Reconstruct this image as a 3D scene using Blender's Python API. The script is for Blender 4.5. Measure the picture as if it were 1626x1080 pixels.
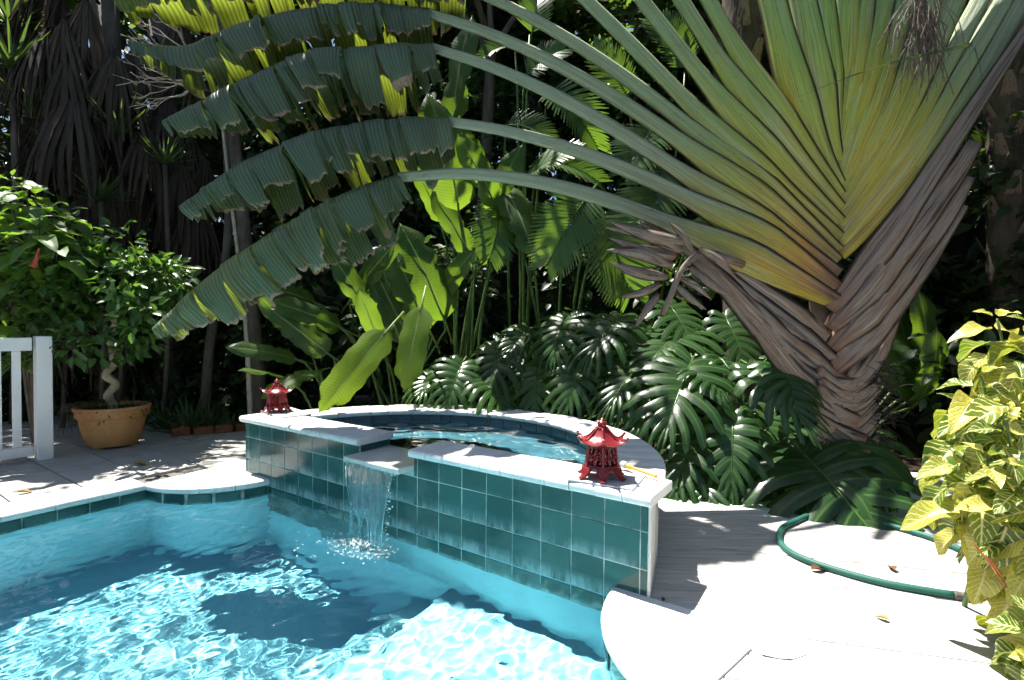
import bpy, math, random
import numpy as np
from mathutils import Vector, Matrix

for _o in list(bpy.data.objects):
    bpy.data.objects.remove(_o)
SC = bpy.context.scene
COL = SC.collection
RAD = math.radians

# ------------------------------------------------------------------ camera
CAM_H = 1.386                      # eye height over the deck (deck top is z = 0)
FPX, PITCH, ROLL = 800.0, 0.0234, 0.0095   # focal length in px of a 1626 px wide frame
def _cam_rows():
    cp, sp, cr, sr = math.cos(PITCH), math.sin(PITCH), math.cos(ROLL), math.sin(ROLL)
    Rx = np.array([[1, 0, 0], [0, cp, -sp], [0, sp, cp]])
    Rz = np.array([[cr, -sr, 0], [sr, cr, 0], [0, 0, 1]])
    return Rz @ Rx
CM = _cam_rows()
def _cv2w(v): return Vector((v[0], v[2], -v[1]))
cam_d = bpy.data.cameras.new('camera')
cam = bpy.data.objects.new('camera', cam_d); COL.objects.link(cam)
_r, _u, _b = _cv2w(CM[0]), -_cv2w(CM[1]), -_cv2w(CM[2])
cam.matrix_world = Matrix(((_r.x, _u.x, _b.x, 0), (_r.y, _u.y, _b.y, 0), (_r.z, _u.z, _b.z, CAM_H), (0, 0, 0, 1)))
cam_d.sensor_width = 36.0; cam_d.lens = 36.0 * FPX / 1626.0
cam_d.clip_start = 0.02; cam_d.clip_end = 500
SC.camera = cam

# ------------------------------------------------------------------ sky, sun, exposure
SUN_EL = RAD(69.0)
SUN_H = Vector((-0.79, 0.61, 0)).normalized()         # horizontal direction towards the sun
SUN_DIR = Vector((SUN_H.x * math.cos(SUN_EL), SUN_H.y * math.cos(SUN_EL), math.sin(SUN_EL)))
world = bpy.data.worlds.new('World'); SC.world = world; world.use_nodes = True
_nt = world.node_tree
_bg = _nt.nodes['Background']
_sky = _nt.nodes.new('ShaderNodeTexSky'); _sky.sky_type = 'NISHITA'; _sky.sun_disc = False
_sky.sun_elevation = SUN_EL; _sky.sun_rotation = math.atan2(SUN_H.x, SUN_H.y)
_nt.links.new(_sky.outputs[0], _bg.inputs[0]); _bg.inputs[1].default_value = 0.052
sun_d = bpy.data.lights.new('sun', 'SUN'); sun_d.energy = 5.0; sun_d.angle = RAD(0.53); sun_d.color = (1.0, 0.955, 0.88)
sun = bpy.data.objects.new('sun', sun_d); COL.objects.link(sun)
sun.rotation_euler = SUN_DIR.to_track_quat('Z', 'Y').to_euler(); sun.location = (0, 0, 12)
vs = SC.view_settings
vs.view_transform = 'Standard'; vs.look = 'None'; vs.exposure = 1.5; vs.gamma = 1.0; vs.use_curve_mapping = False
cy = SC.cycles
cy.use_light_tree = False; cy.use_denoising = True; cy.use_adaptive_sampling = True; cy.adaptive_threshold = 0.03
cy.max_bounces = 7; cy.diffuse_bounces = 2; cy.glossy_bounces = 3; cy.transmission_bounces = 6; cy.transparent_max_bounces = 16
cy.caustics_refractive = True; cy.caustics_reflective = False
cy.sample_clamp_indirect = 4.0; cy.blur_glossy = 0.6
SC.render.use_motion_blur = False

# ------------------------------------------------------------------ helpers: pixels of the photograph to places
def at(px, py, Y):
    c = np.array([(px - 813.0) / FPX, (py - 540.0) / FPX, 1.0])
    w = CM.T @ c
    w = w * (Y / w[2])
    return Vector((w[0], w[2], CAM_H - w[1]))
def on(px, py, z=0.0):
    c = np.array([(px - 813.0) / FPX, (py - 540.0) / FPX, 1.0])
    w = CM.T @ c
    w = w * ((CAM_H - z) / w[1])
    return Vector((w[0], w[2], z))

# ------------------------------------------------------------------ helpers: meshes and objects
class MB:
    def __init__(s): s.v = []; s.f = []; s.uv = []; s.t = []; s.mi = []
    def vert(s, p, uv=(0, 0), t=(0, 0, 0)):
        s.v.append((p[0], p[1], p[2])); s.uv.append(uv); s.t.append(t); return len(s.v) - 1
    def face(s, idx, m=0): s.f.append(tuple(idx)); s.mi.append(m)
    def grid(s, rows, uvs=None, ts=None, close=False, m=0):
        """rows: list of lists of points, quads between neighbours"""
        base = []
        for i, r in enumerate(rows):
            b = []
            for j, p in enumerate(r):
                uv = uvs[i][j] if uvs else (j / max(1, len(r) - 1), i / max(1, len(rows) - 1))
                t = ts[i][j] if ts else (0, 0, 0)
                b.append(s.vert(p, uv, t))
            base.append(b)
        n = len(rows[0])
        for i in range(len(rows) - 1):
            for j in range(n if close else n - 1):
                k = (j + 1) % n
                s.face((base[i][j], base[i][k], base[i + 1][k], base[i + 1][j]), m)
        return base
    def tube(s, pts, rad, n=8, cap=True, t=(0, 0, 0), flat=1.0, up=None, m=0):
        pts = [Vector(p) for p in pts]
        if not hasattr(rad, '__len__'): rad = [rad] * len(pts)
        rows, uvs, L = [], [], 0.0
        ref = None
        tot = sum((pts[i + 1] - pts[i]).length for i in range(len(pts) - 1)) or 1
        for i, p in enumerate(pts):
            a = pts[max(0, i - 1)]; b = pts[min(len(pts) - 1, i + 1)]
            d = (b - a).normalized()
            if ref is None:
                ref = Vector(up) if up else (Vector((0, 0, 1)) if abs(d.z) < 0.9 else Vector((1, 0, 0)))
            x = d.cross(ref)
            if x.length < 1e-5: x = d.cross(Vector((0.3, 1, 0.2)))
            x.normalize(); y = x.cross(d).normalized()
            if not up: ref = y
            r = rad[i]
            rows.append([p + x * (r * math.cos(2 * math.pi * k / n)) + y * (r * flat * math.sin(2 * math.pi * k / n)) for k in range(n)])
            if i: L += (p - pts[i - 1]).length
            uvs.append([(k / n, L / tot) for k in range(n)])
        b = s.grid(rows, uvs, [[t] * n for _ in rows], close=True, m=m)
        if cap:
            s.face(list(reversed(b[0])), m); s.face(b[-1], m)
        return b
    def lathe(s, prof, c, n=32, t=(0, 0, 0), m=0):
        rows = [[(c[0] + r * math.cos(2 * math.pi * k / n), c[1] + r * math.sin(2 * math.pi * k / n), c[2] + z) for k in range(n)] for r, z in prof]
        return s.grid(rows, [[(k / n, i / (len(prof) - 1)) for k in range(n)] for i in range(len(prof))], [[t] * n for _ in prof], close=True, m=m)
    def hexa(s, p, m=0, t=(0, 0, 0)):
        """8 corners: 4 bottom (ccw seen from above), 4 top"""
        i = [s.vert(q, (0, 0), t) for q in p]
        for f in ((3, 2, 1, 0), (4, 5, 6, 7), (0, 1, 5, 4), (1, 2, 6, 5), (2, 3, 7, 6), (3, 0, 4, 7)):
            s.face([i[k] for k in f], m)
    def box(s, c, h, bev=0.0, m=0):
        """axis box, centre and half sizes, chamfered edges"""
        cx, cy_, cz = c; hx, hy, hz = h
        if bev <= 0:
            s.hexa([(cx - hx, cy_ - hy, cz - hz), (cx + hx, cy_ - hy, cz - hz), (cx + hx, cy_ + hy, cz - hz), (cx - hx, cy_ + hy, cz - hz),
                    (cx - hx, cy_ - hy, cz + hz), (cx + hx, cy_ - hy, cz + hz), (cx + hx, cy_ + hy, cz + hz), (cx - hx, cy_ + hy, cz + hz)], m)
            return
        b = bev; idx = {}
        for sx in (-1, 1):
            for sy in (-1, 1):
                for sz in (-1, 1):
                    for ax in range(3):
                        q = [cx + sx * (hx - (b if ax != 0 else 0)), cy_ + sy * (hy - (b if ax != 1 else 0)), cz + sz * (hz - (b if ax != 2 else 0))]
                        idx[(sx, sy, sz, ax)] = s.vert(q)
        def orient(ids, nrm):
            a, b_, c_ = [Vector(s.v[k]) for k in ids[:3]]
            if (b_ - a).cross(c_ - a).dot(Vector(nrm)) < 0: ids = ids[::-1]
            s.face(ids, m)
        for ax in range(3):
            for sg in (-1, 1):
                o = [k for k in range(3) if k != ax]; ids = []
                for a, b2 in ((-1, -1), (1, -1), (1, 1), (-1, 1)):
                    sv = [0, 0, 0]; sv[ax] = sg; sv[o[0]] = a; sv[o[1]] = b2; ids.append(idx[(*sv, ax)])
                n = [0, 0, 0]; n[ax] = sg; orient(ids, n)
        for ax in range(3):
            o = [k for k in range(3) if k != ax]
            for a in (-1, 1):
                for b2 in (-1, 1):
                    l = []
                    for e in (-1, 1):
                        sv = [0, 0, 0]; sv[ax] = e; sv[o[0]] = a; sv[o[1]] = b2; l.append(tuple(sv))
                    ids = [idx[(*l[0], o[0])], idx[(*l[1], o[0])], idx[(*l[1], o[1])], idx[(*l[0], o[1])]]
                    n = [0, 0, 0]; n[o[0]] = a; n[o[1]] = b2; orient(ids, n)
        for sx in (-1, 1):
            for sy in (-1, 1):
                for sz in (-1, 1):
                    orient([idx[(sx, sy, sz, k)] for k in range(3)], (sx, sy, sz))
    def add(s, o, M=None):
        off = len(s.v)
        s.v += [tuple(M @ Vector(p)) for p in o.v] if M is not None else o.v
        s.uv += o.uv; s.t += o.t; s.f += [tuple(k + off for k in f) for f in o.f]; s.mi += o.mi
    def mesh(s, name, mats, smooth=True, origin=(0, 0, 0), sharp=None):
        me = bpy.data.meshes.new(name)
        ox, oy, oz = origin
        me.from_pydata([(x - ox, y - oy, z - oz) for x, y, z in s.v], [], s.f)
        n = len(me.loops)
        vi = np.empty(n, np.int32); me.loops.foreach_get('vertex_index', vi)
        uvl = me.uv_layers.new(name='UVMap')
        uvl.data.foreach_set('uv', np.array(s.uv, np.float32)[vi].ravel())
        ca = me.color_attributes.new('tint', 'FLOAT_COLOR', 'POINT')
        t = np.ones((len(s.v), 4), np.float32); t[:, :3] = np.array(s.t, np.float32)
        ca.data.foreach_set('color', t.ravel())
        if not isinstance(mats, (list, tuple)): mats = [mats]
        for mm in mats: me.materials.append(mm)
        if len(mats) > 1: me.polygons.foreach_set('material_index', np.array(s.mi, np.int32))
        me.polygons.foreach_set('use_smooth', np.full(len(me.polygons), smooth, bool))
        me.update()
        if sharp: me.set_sharp_from_angle(angle=RAD(sharp))
        return me

ORIG = {}
def origin(o): return ORIG.get(o.name, Vector((0, 0, 0))) if o else Vector((0, 0, 0))
def _link(o, parent, org):
    COL.objects.link(o)
    if parent: o.parent = parent
    ORIG[o.name] = org
    return o
def thing(name, label, cat, loc=(0, 0, 0), group=None):
    o = bpy.data.objects.new(name, None); COL.objects.link(o)
    o.location = loc; o.empty_display_size = 0.1
    ORIG[o.name] = Vector(loc)
    tag(o, label, cat, group); return o
def tag(o, label=None, cat=None, group=None, kind=None):
    if label: o['label'] = label
    if cat: o['category'] = cat
    if group: o['group'] = group
    if kind: o['kind'] = kind
    return o
def obj(name, mb, mats, parent=None, smooth=True, loc=None, sharp=None):
    """mb in world coordinates; a top-level mesh gets its own base point loc"""
    org = origin(parent) if parent else Vector(loc or (0, 0, 0))
    o = bpy.data.objects.new(name, mb.mesh(name, mats, smooth, org, sharp))
    if not parent: o.location = org
    return _link(o, parent, org)
def inst(name, me, parent, M):
    o = bpy.data.objects.new(name, me)
    o.matrix_basis = Matrix.Translation(-origin(parent)) @ M
    return _link(o, parent, origin(parent))
def frame(pos, d, nrm, sc=1.0):
    """matrix whose +Y runs along d and whose +Z leans to nrm"""
    y = Vector(d).normalized(); x = y.cross(Vector(nrm))
    if x.length < 1e-4: x = y.cross(Vector((0.31, 0.2, 0.9)))
    x.normalize(); z = x.cross(y)
    sx, sy, sz = (sc, sc, sc) if not hasattr(sc, '__len__') else sc
    return Matrix(((x.x * sx, y.x * sy, z.x * sz, pos[0]), (x.y * sx, y.y * sy, z.y * sz, pos[1]), (x.z * sx, y.z * sy, z.z * sz, pos[2]), (0, 0, 0, 1)))
def lerp(a, b, t): return a + (b - a) * t
def sstep(a, b, x):
    t = min(1, max(0, (x - a) / (b - a))); return t * t * (3 - 2 * t)
def curve(ctrl, n):
    """Catmull-Rom through ctrl, n+1 points evenly spaced in length"""
    P = [Vector(c) for c in ctrl]
    P = [P[0] * 2 - P[1]] + P + [P[-1] * 2 - P[-2]]
    out = []
    for i in range(1, len(P) - 2):
        for k in range(24):
            t = k / 24.0
            a, b, c, d = P[i - 1], P[i], P[i + 1], P[i + 2]
            out.append(0.5 * ((2 * b) + (c - a) * t + (2 * a - 5 * b + 4 * c - d) * t * t + (3 * b - a - 3 * c + d) * t ** 3))
    out.append(P[-2].copy())
    cum = [0.0]
    for i in range(1, len(out)): cum.append(cum[-1] + (out[i] - out[i - 1]).length)
    res = []; j = 0
    for k in range(n + 1):
        s = cum[-1] * k / n
        while j < len(cum) - 2 and cum[j + 1] < s: j += 1
        f = (s - cum[j]) / max(1e-9, cum[j + 1] - cum[j])
        res.append(out[j].lerp(out[j + 1], min(1, f)))
    return res

# ------------------------------------------------------------------ helpers: materials
class NT:
    def __init__(s, name):
        s.m = bpy.data.materials.new(name); s.m.use_nodes = True
        s.t = s.m.node_tree; s.t.nodes.clear()
        s.out = s.n('ShaderNodeOutputMaterial')
    def n(s, k, **kw):
        x = s.t.nodes.new(k)
        for a, b in kw.items(): setattr(x, a, b)
        return x
    def l(s, a, b): s.t.links.new(a, b)
    def put(s, sock, v):
        if isinstance(v, bpy.types.NodeSocket): s.l(v, sock)
        elif isinstance(v, (tuple, list)): sock.default_value = (*v, 1.0) if len(v) == 3 and sock.type == 'RGBA' else v
        else: sock.default_value = v
    def coord(s, k='Object'): return s.n('ShaderNodeTexCoord').outputs[k]
    def pos(s): return s.n('ShaderNodeNewGeometry').outputs['Position']
    def mapping(s, v, scale=(1, 1, 1), rot=(0, 0, 0), loc=(0, 0, 0)):
        x = s.n('ShaderNodeMapping'); s.put(x.inputs['Vector'], v)
        x.inputs['Scale'].default_value = scale; x.inputs['Rotation'].default_value = rot; x.inputs['Location'].default_value = loc
        return x.outputs[0]
    def noise(s, v, scale, detail=4, rough=0.6, dist=0.0):
        x = s.n('ShaderNodeTexNoise'); s.put(x.inputs['Vector'], v)
        x.inputs['Scale'].default_value = scale; x.inputs['Detail'].default_value = detail
        x.inputs['Roughness'].default_value = rough; x.inputs['Distortion'].default_value = dist
        return x.outputs['Fac']
    def ramp(s, f, stops):
        x = s.n('ShaderNodeValToRGB'); s.put(x.inputs[0], f)
        e = x.color_ramp.elements
        while len(e) < len(stops): e.new(0.5)
        for i, (p, c) in enumerate(stops):
            e[i].position = p; e[i].color = (*c, 1) if hasattr(c, '__len__') else (c, c, c, 1)
        return x.outputs[0]
    def mix(s, f, a, b, mode='MIX'):
        x = s.n('ShaderNodeMix', data_type='RGBA', blend_type=mode)
        s.put(x.inputs[0], f); s.put(x.inputs[6], a); s.put(x.inputs[7], b)
        return x.outputs[2]
    def math(s, op, a, b=0.0, c=0.0, clamp=False):
        x = s.n('ShaderNodeMath', operation=op, use_clamp=clamp)
        s.put(x.inputs[0], a); s.put(x.inputs[1], b)
        if op in ('MULTIPLY_ADD', 'SMOOTH_MIN', 'COMPARE'): s.put(x.inputs[2], c)
        return x.outputs[0]
    def range(s, v, a, b, c=0.0, d=1.0):
        x = s.n('ShaderNodeMapRange'); s.put(x.inputs[0], v)
        for k, q in zip((1, 2, 3, 4), (a, b, c, d)): x.inputs[k].default_value = q
        return x.outputs[0]
    def bump(s, h, strength=0.3, dist=0.01):
        x = s.n('ShaderNodeBump'); x.inputs['Strength'].default_value = strength; x.inputs['Distance'].default_value = dist
        s.put(x.inputs['Height'], h); return x.outputs[0]
    def bsdf(s, col, rough=0.5, spec=0.5, normal=None, **kw):
        x = s.n('ShaderNodeBsdfPrincipled')
        s.put(x.inputs['Base Color'], col); s.put(x.inputs['Roughness'], rough); x.inputs['Specular IOR Level'].default_value = spec
        if normal is not None: s.put(x.inputs['Normal'], normal)
        for k, v in kw.items(): s.put(x.inputs[k.replace('_', ' ')], v)
        return x.outputs[0]
    def done(s, sh): s.l(sh, s.out.inputs['Surface']); return s.m
    def tint(s):
        a = s.n('ShaderNodeVertexColor', layer_name='tint')
        x = s.n('ShaderNodeSeparateColor'); s.l(a.outputs['Color'], x.inputs[0]); return x.outputs
    def uv(s):
        x = s.n('ShaderNodeSeparateXYZ'); s.l(s.n('ShaderNodeUVMap', uv_map='UVMap').outputs[0], x.inputs[0]); return x.outputs
    def rnd(s): return s.n('ShaderNodeObjectInfo').outputs['Random']

def leaf_mat(name, c1, c2, trans, rough=0.42, tfac=0.34, brown=(0.23, 0.15, 0.08), ribs=0, rib_amt=0.25, mid=None, spec=0.5, objrnd=True, bump=0.25, vein=None, spots=0.0):
    """two-sided leaf: gloss over diffuse, and light coming through. tint r = hue shift, g = dry brown"""
    q = NT(name); t = q.tint(); u = q.uv()
    r = q.math('FRACT', q.math('ADD', t[0], q.rnd())) if objrnd else t[0]
    n1 = q.noise(q.coord('Object'), 5.0, 4)
    f = q.math('ADD', q.math('MULTIPLY', r, 0.7), q.math('MULTIPLY', n1, 0.5), clamp=True)
    col = q.mix(f, c1, c2)
    tcol = q.mix(f, trans, tuple(min(1, x * 1.25) for x in trans))
    nrm = None
    if ribs:
        w = q.n('ShaderNodeTexWave', wave_type='BANDS', bands_direction='X', wave_profile='SIN')
        cmb = q.n('ShaderNodeCombineXYZ'); q.l(q.math('MULTIPLY', u[0], ribs), cmb.inputs[0])
        q.l(q.math('MULTIPLY', u[1], 0.6), cmb.inputs[1]); q.l(cmb.outputs[0], w.inputs['Vector'])
        w.inputs['Scale'].default_value = 1.0; w.inputs['Distortion'].default_value = 0.6
        col = q.mix(q.math('MULTIPLY', w.outputs['Fac'], rib_amt), col, tuple(x * 0.45 for x in c1))
        tcol = q.mix(q.math('MULTIPLY', w.outputs['Fac'], 0.75), tcol, tuple(x * 0.35 for x in trans))
        nrm = q.bump(w.outputs['Fac'], bump, 0.006)
    else:
        nrm = q.bump(q.noise(q.coord('Object'), 22, 3), bump, 0.006)
    if mid is not None:
        mm = q.range(q.math('ABSOLUTE', q.math('SUBTRACT', u[0], 0.5)), 0.012, 0.03, 1, 0)
        col = q.mix(mm, col, mid)
    if vein is not None: col = q.mix(q.range(t[2], 0.80, 0.97), col, vein)
    if spots:
        sp = q.range(q.noise(q.coord('Object'), 9, 5, 0.7), 0.66, 0.72)
        col = q.mix(q.math('MULTIPLY', sp, spots), col, brown)
    bn = q.noise(q.coord('Object'), 30, 4)
    bf = q.range(q.math('ADD', t[1], q.math('MULTIPLY', q.math('SUBTRACT', bn, 0.5), 0.5)), 0.42, 0.58)
    col = q.mix(bf, col, q.mix(bn, brown, tuple(min(1, x * 2.6) for x in brown)))
    tcol = q.mix(bf, tcol, tuple(x * 0.5 for x in brown))
    a = q.bsdf(col, rough, spec, nrm)
    tr = q.n('ShaderNodeBsdfTranslucent'); q.put(tr.inputs[0], tcol)
    ms = q.n('ShaderNodeMixShader'); ms.inputs[0].default_value = tfac
    q.l(a, ms.inputs[1]); q.l(tr.outputs[0], ms.inputs[2])
    return q.done(ms.outputs[0])

def plain_leaf(name, c1, c2, trans, rough=0.45, tfac=0.3):
    """cheap leaf for crowns and far foliage"""
    q = NT(name); t = q.tint()
    tr = q.n('ShaderNodeBsdfTranslucent'); q.put(tr.inputs[0], q.mix(t[0], trans, tuple(x * 1.5 for x in trans)))
    ms = q.n('ShaderNodeMixShader'); ms.inputs[0].default_value = tfac
    q.l(q.bsdf(q.mix(t[0], c1, c2), rough, 0.5), ms.inputs[1]); q.l(tr.outputs[0], ms.inputs[2])
    return q.done(ms.outputs[0])
def solid(name, c1, c2, scale=6.0, rough=0.6, bump=0.2, bscale=40, spec=0.4, dirt=None, dirt_s=3.0, dirt_lo=0.52, dirt_hi=0.66, coord='Object', stretch=(1, 1, 1)):
    q = NT(name); co = q.mapping(q.coord(coord) if coord != 'World' else q.pos(), stretch)
    f = q.noise(co, scale, 5)
    col = q.mix(q.range(f, 0.3, 0.7), c1, c2)
    if dirt: col = q.mix(q.range(q.noise(co, dirt_s, 6, 0.7), dirt_lo, dirt_hi), col, dirt)
    return q.done(q.bsdf(col, rough, spec, q.bump(q.noise(co, bscale, 4), bump, 0.01)))

# ------------------------------------------------------------------ plan of the pool: a runs along the spa wall, b goes behind it
WX, WY, WA = -2.4742, 4.7174, 0.5933
DV = Vector((math.cos(WA), -math.sin(WA), 0)); EV = Vector((math.sin(WA), math.cos(WA), 0))
def S(a, b, z=0.0): return Vector((WX, WY, 0)) + DV * a + EV * b + Vector((0, 0, z))
def toab(p):
    r = Vector((p[0] - WX, p[1] - WY, 0)); return r.dot(DV), r.dot(EV)
SROT = Matrix(((DV.x, EV.x, 0, 0), (DV.y, EV.y, 0, 0), (0, 0, 1, 0), (0, 0, 0, 1)))   # local x = a, y = b
def SM(a, b, z=0.0, rz=0.0): return Matrix.Translation(S(a, b, z)) @ SROT @ Matrix.Rotation(rz, 4, 'Z')
TILE = 0.2
ROW = [0.48, 0.34, 0.14, -0.06, -0.2]      # grout lines of the tiled wall
WATER = -0.112
AL, AR, BN = -0.377, 4.217, -4.4           # pool outline
FLOOR = -1.35
SMID, SR = 1.92, 1.90                      # centre and radius of the half-round spa
SPA_W = 0.428                              # spa water level
GAP0, GAP1 = 1.585, 2.165                  # spillway opening

# ---- materials of the setting
def m_plaster(name, c1, c2):
    q = NT(name); p = q.pos()
    col = q.mix(q.range(q.noise(p, 1.3, 5), 0.3, 0.7), c1, c2)
    col = q.mix(q.math('MULTIPLY', q.range(q.noise(p, 9, 5), 0.45, 0.7), 0.25), col, tuple(x * 0.7 for x in c1))
    return q.done(q.bsdf(col, 0.7, 0.2, q.bump(q.noise(p, 60, 3), 0.15, 0.004)))
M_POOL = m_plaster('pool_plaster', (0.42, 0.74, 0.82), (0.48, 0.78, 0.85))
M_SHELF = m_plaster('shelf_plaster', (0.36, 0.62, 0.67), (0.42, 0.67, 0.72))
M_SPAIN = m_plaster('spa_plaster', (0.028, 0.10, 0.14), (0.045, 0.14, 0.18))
def m_water(name, col):
    q = NT(name)
    b = q.n('ShaderNodeBsdfPrincipled')
    q.put(b.inputs['Base Color'], col); b.inputs['Roughness'].default_value = 0.0
    b.inputs['IOR'].default_value = 1.333; b.inputs['Transmission Weight'].default_value = 1.0
    return q.done(b.outputs[0])
M_WATER = m_water('water', (0.50, 0.92, 1.0))
M_SPAWATER = m_water('spa_water', (0.90, 1.0, 1.0))

def m_tile(name, c1, c2, lime=0.5):
    q = NT(name); p = q.pos(); r = q.rnd()
    col = q.mix(q.math('ADD', q.math('MULTIPLY', r, 0.8), q.math('MULTIPLY', q.noise(p, 14, 4), 0.3), clamp=True), c1, c2)
    ge = q.n('ShaderNodeSeparateXYZ'); q.l(q.coord('Generated'), ge.inputs[0])
    low = q.range(ge.outputs[2], 0.45, 0.0)                         # lime creeps up from the lower edge of a tile
    wz = q.n('ShaderNodeSeparateXYZ'); q.l(p, wz.inputs[0])
    wet = q.range(wz.outputs[2], 0.40, 0.05)
    f = q.math('MULTIPLY', q.math('MULTIPLY', low, q.range(q.noise(q.mapping(p, (9, 9, 2.5)), 1.0, 6, 0.7), 0.38, 0.62)), q.math('MULTIPLY', wet, lime))
    f2 = q.math('MULTIPLY', q.range(q.noise(p, 2.3, 5, 0.65), 0.5, 0.72), 0.16)
    col = q.mix(q.math('ADD', f, f2, clamp=True), col, (0.30, 0.42, 0.44))
    rough = q.math('ADD', 0.13, q.math('MULTIPLY', f, 0.5))
    return q.done(q.bsdf(col, rough, 0.38, q.bump(q.noise(p, 7, 2), 0.05, 0.01)))
M_TILE = m_tile('green_glazed_tile', (0.009, 0.052, 0.046), (0.020, 0.092, 0.082), 1.0)
M_TILEIN = m_tile('slate_blue_tile', (0.045, 0.075, 0.10), (0.06, 0.10, 0.125), 0.4)
def m_grout():
    q = NT('pale_grout'); p = q.pos()
    c = q.mix(q.range(q.noise(p, 5, 6, 0.7), 0.38, 0.62), (0.12, 0.17, 0.155), (0.52, 0.59, 0.57))
    return q.done(q.bsdf(c, 0.85, 0.2, q.bump(q.noise(p, 120, 3), 0.4, 0.004)))
M_GROUT = m_grout()
def m_white_stone(name, c1, c2, wear=0.7, chip=(0.10, 0.09, 0.075)):
    """painted cast-stone coping: chalky white, worn and blackened in pits"""
    q = NT(name); p = q.pos()
    col = q.mix(q.range(q.noise(p, 3.0, 5), 0.3, 0.7), c1, c2)
    col = q.mix(q.math('MULTIPLY', q.range(q.noise(p, 11, 6, 0.72), 0.5, 0.72), 0.35), col, (0.34, 0.32, 0.28))
    pit = q.range(q.noise(p, 24, 6, 0.75), 0.685, 0.72)
    col = q.mix(q.math('MULTIPLY', pit, wear), col, chip)
    h = q.math('SUBTRACT', q.noise(p, 60, 4), q.math('MULTIPLY', pit, 1.2))
    return q.done(q.bsdf(col, 0.75, 0.25, q.bump(h, 0.35, 0.006)))
M_COPE = m_white_stone('white_painted_coping', (0.66, 0.66, 0.645), (0.76, 0.76, 0.75))
def m_paver():
    q = NT('grey_concrete_paver'); p = q.pos()
    k = q.math('ADD', q.math('MULTIPLY', q.rnd(), 0.5), q.range(q.noise(p, 2.5, 6), 0.3, 0.75, 0, 0.6))
    col = q.mix(k, (0.30, 0.29, 0.27), (0.47, 0.455, 0.43))
    col = q.mix(q.math('MULTIPLY', q.range(q.noise(p, 6, 6, 0.75), 0.55, 0.72), 0.6), col, (0.14, 0.125, 0.10))
    return q.done(q.bsdf(col, 0.85, 0.25, q.bump(q.noise(p, 45, 5), 0.3, 0.006)))
M_PAVER = m_paver()
def m_plank():
    q = NT('whitewashed_deck_board'); p = q.pos()
    lp = q.mapping(p, (0.9, 16, 6), (0, 0, RAD(13)))
    g = q.noise(lp, 2.2, 6, 0.65)
    col = q.mix(q.range(g, 0.32, 0.7), (0.36, 0.34, 0.30), (0.58, 0.565, 0.53))
    col = q.mix(q.math('MULTIPLY', q.rnd(), 0.35), col, (0.55, 0.555, 0.575))
    col = q.mix(q.math('MULTIPLY', q.range(q.noise(q.mapping(p, (1.4, 11, 5), (0, 0, RAD(13))), 2.0, 7, 0.75), 0.56, 0.72), 0.65), col, (0.13, 0.11, 0.085))
    return q.done(q.bsdf(col, 0.8, 0.25, q.bump(g, 0.25, 0.006)))
M_PLANK = m_plank()
M_SOIL = solid('dark_garden_soil', (0.018, 0.013, 0.009), (0.045, 0.033, 0.022), 8, 0.95, 0.9, 25, 0.1)
M_STUCCO = m_white_stone('white_stucco', (0.55, 0.53, 0.49), (0.66, 0.64, 0.60), 0.4)

# ------------------------------------------------------------------ ground: one sheet with the pool cut out
def build_ground():
    mb = MB(); z = -0.062
    A = [-40, AL - 0.02, AR + 0.02, 40]; B = [-40, BN, 0.05, 40]
    for i in range(3):
        for j in range(3):
            if i == 1 and j == 1: continue
            k = [mb.vert(S(a, b, z)) for a, b in ((A[i], B[j]), (A[i + 1], B[j]), (A[i + 1], B[j + 1]), (A[i], B[j + 1]))]
            mb.face(k)
    tag(obj('ground', mb, M_SOIL), kind='structure')
build_ground()

# ------------------------------------------------------------------ pool basin
def arc3(p0, p1, p2, n):
    (ax, ay), (bx, by), (cx, cy2) = p0, p1, p2
    d = 2 * (ax * (by - cy2) + bx * (cy2 - ay) + cx * (ay - by))
    ux = ((ax * ax + ay * ay) * (by - cy2) + (bx * bx + by * by) * (cy2 - ay) + (cx * cx + cy2 * cy2) * (ay - by)) / d
    uy = ((ax * ax + ay * ay) * (cx - bx) + (bx * bx + by * by) * (ax - cx) + (cx * cx + cy2 * cy2) * (bx - ax)) / d
    r = math.hypot(ax - ux, ay - uy)
    t0, t1, t2 = (math.atan2(y - uy, x - ux) for x, y in (p0, p1, p2))
    def unwrap(t, ref):
        while t - ref > math.pi: t -= 2 * math.pi
        while t - ref < -math.pi: t += 2 * math.pi
        return t
    t1 = unwrap(t1, t0); t2 = unwrap(t2, t1)
    return (ux, uy), r, [(ux + r * math.cos(lerp(t0, t2, k / n)), uy + r * math.sin(lerp(t0, t2, k / n))) for k in range(n + 1)], (t0, t2)
BULGE_L = ((AL, -0.685), (0.12, -0.455), (0.34, 0.0))
BULGE_R = ((3.68, 0.0), (3.83, -0.43), (AR, -0.685))

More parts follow.
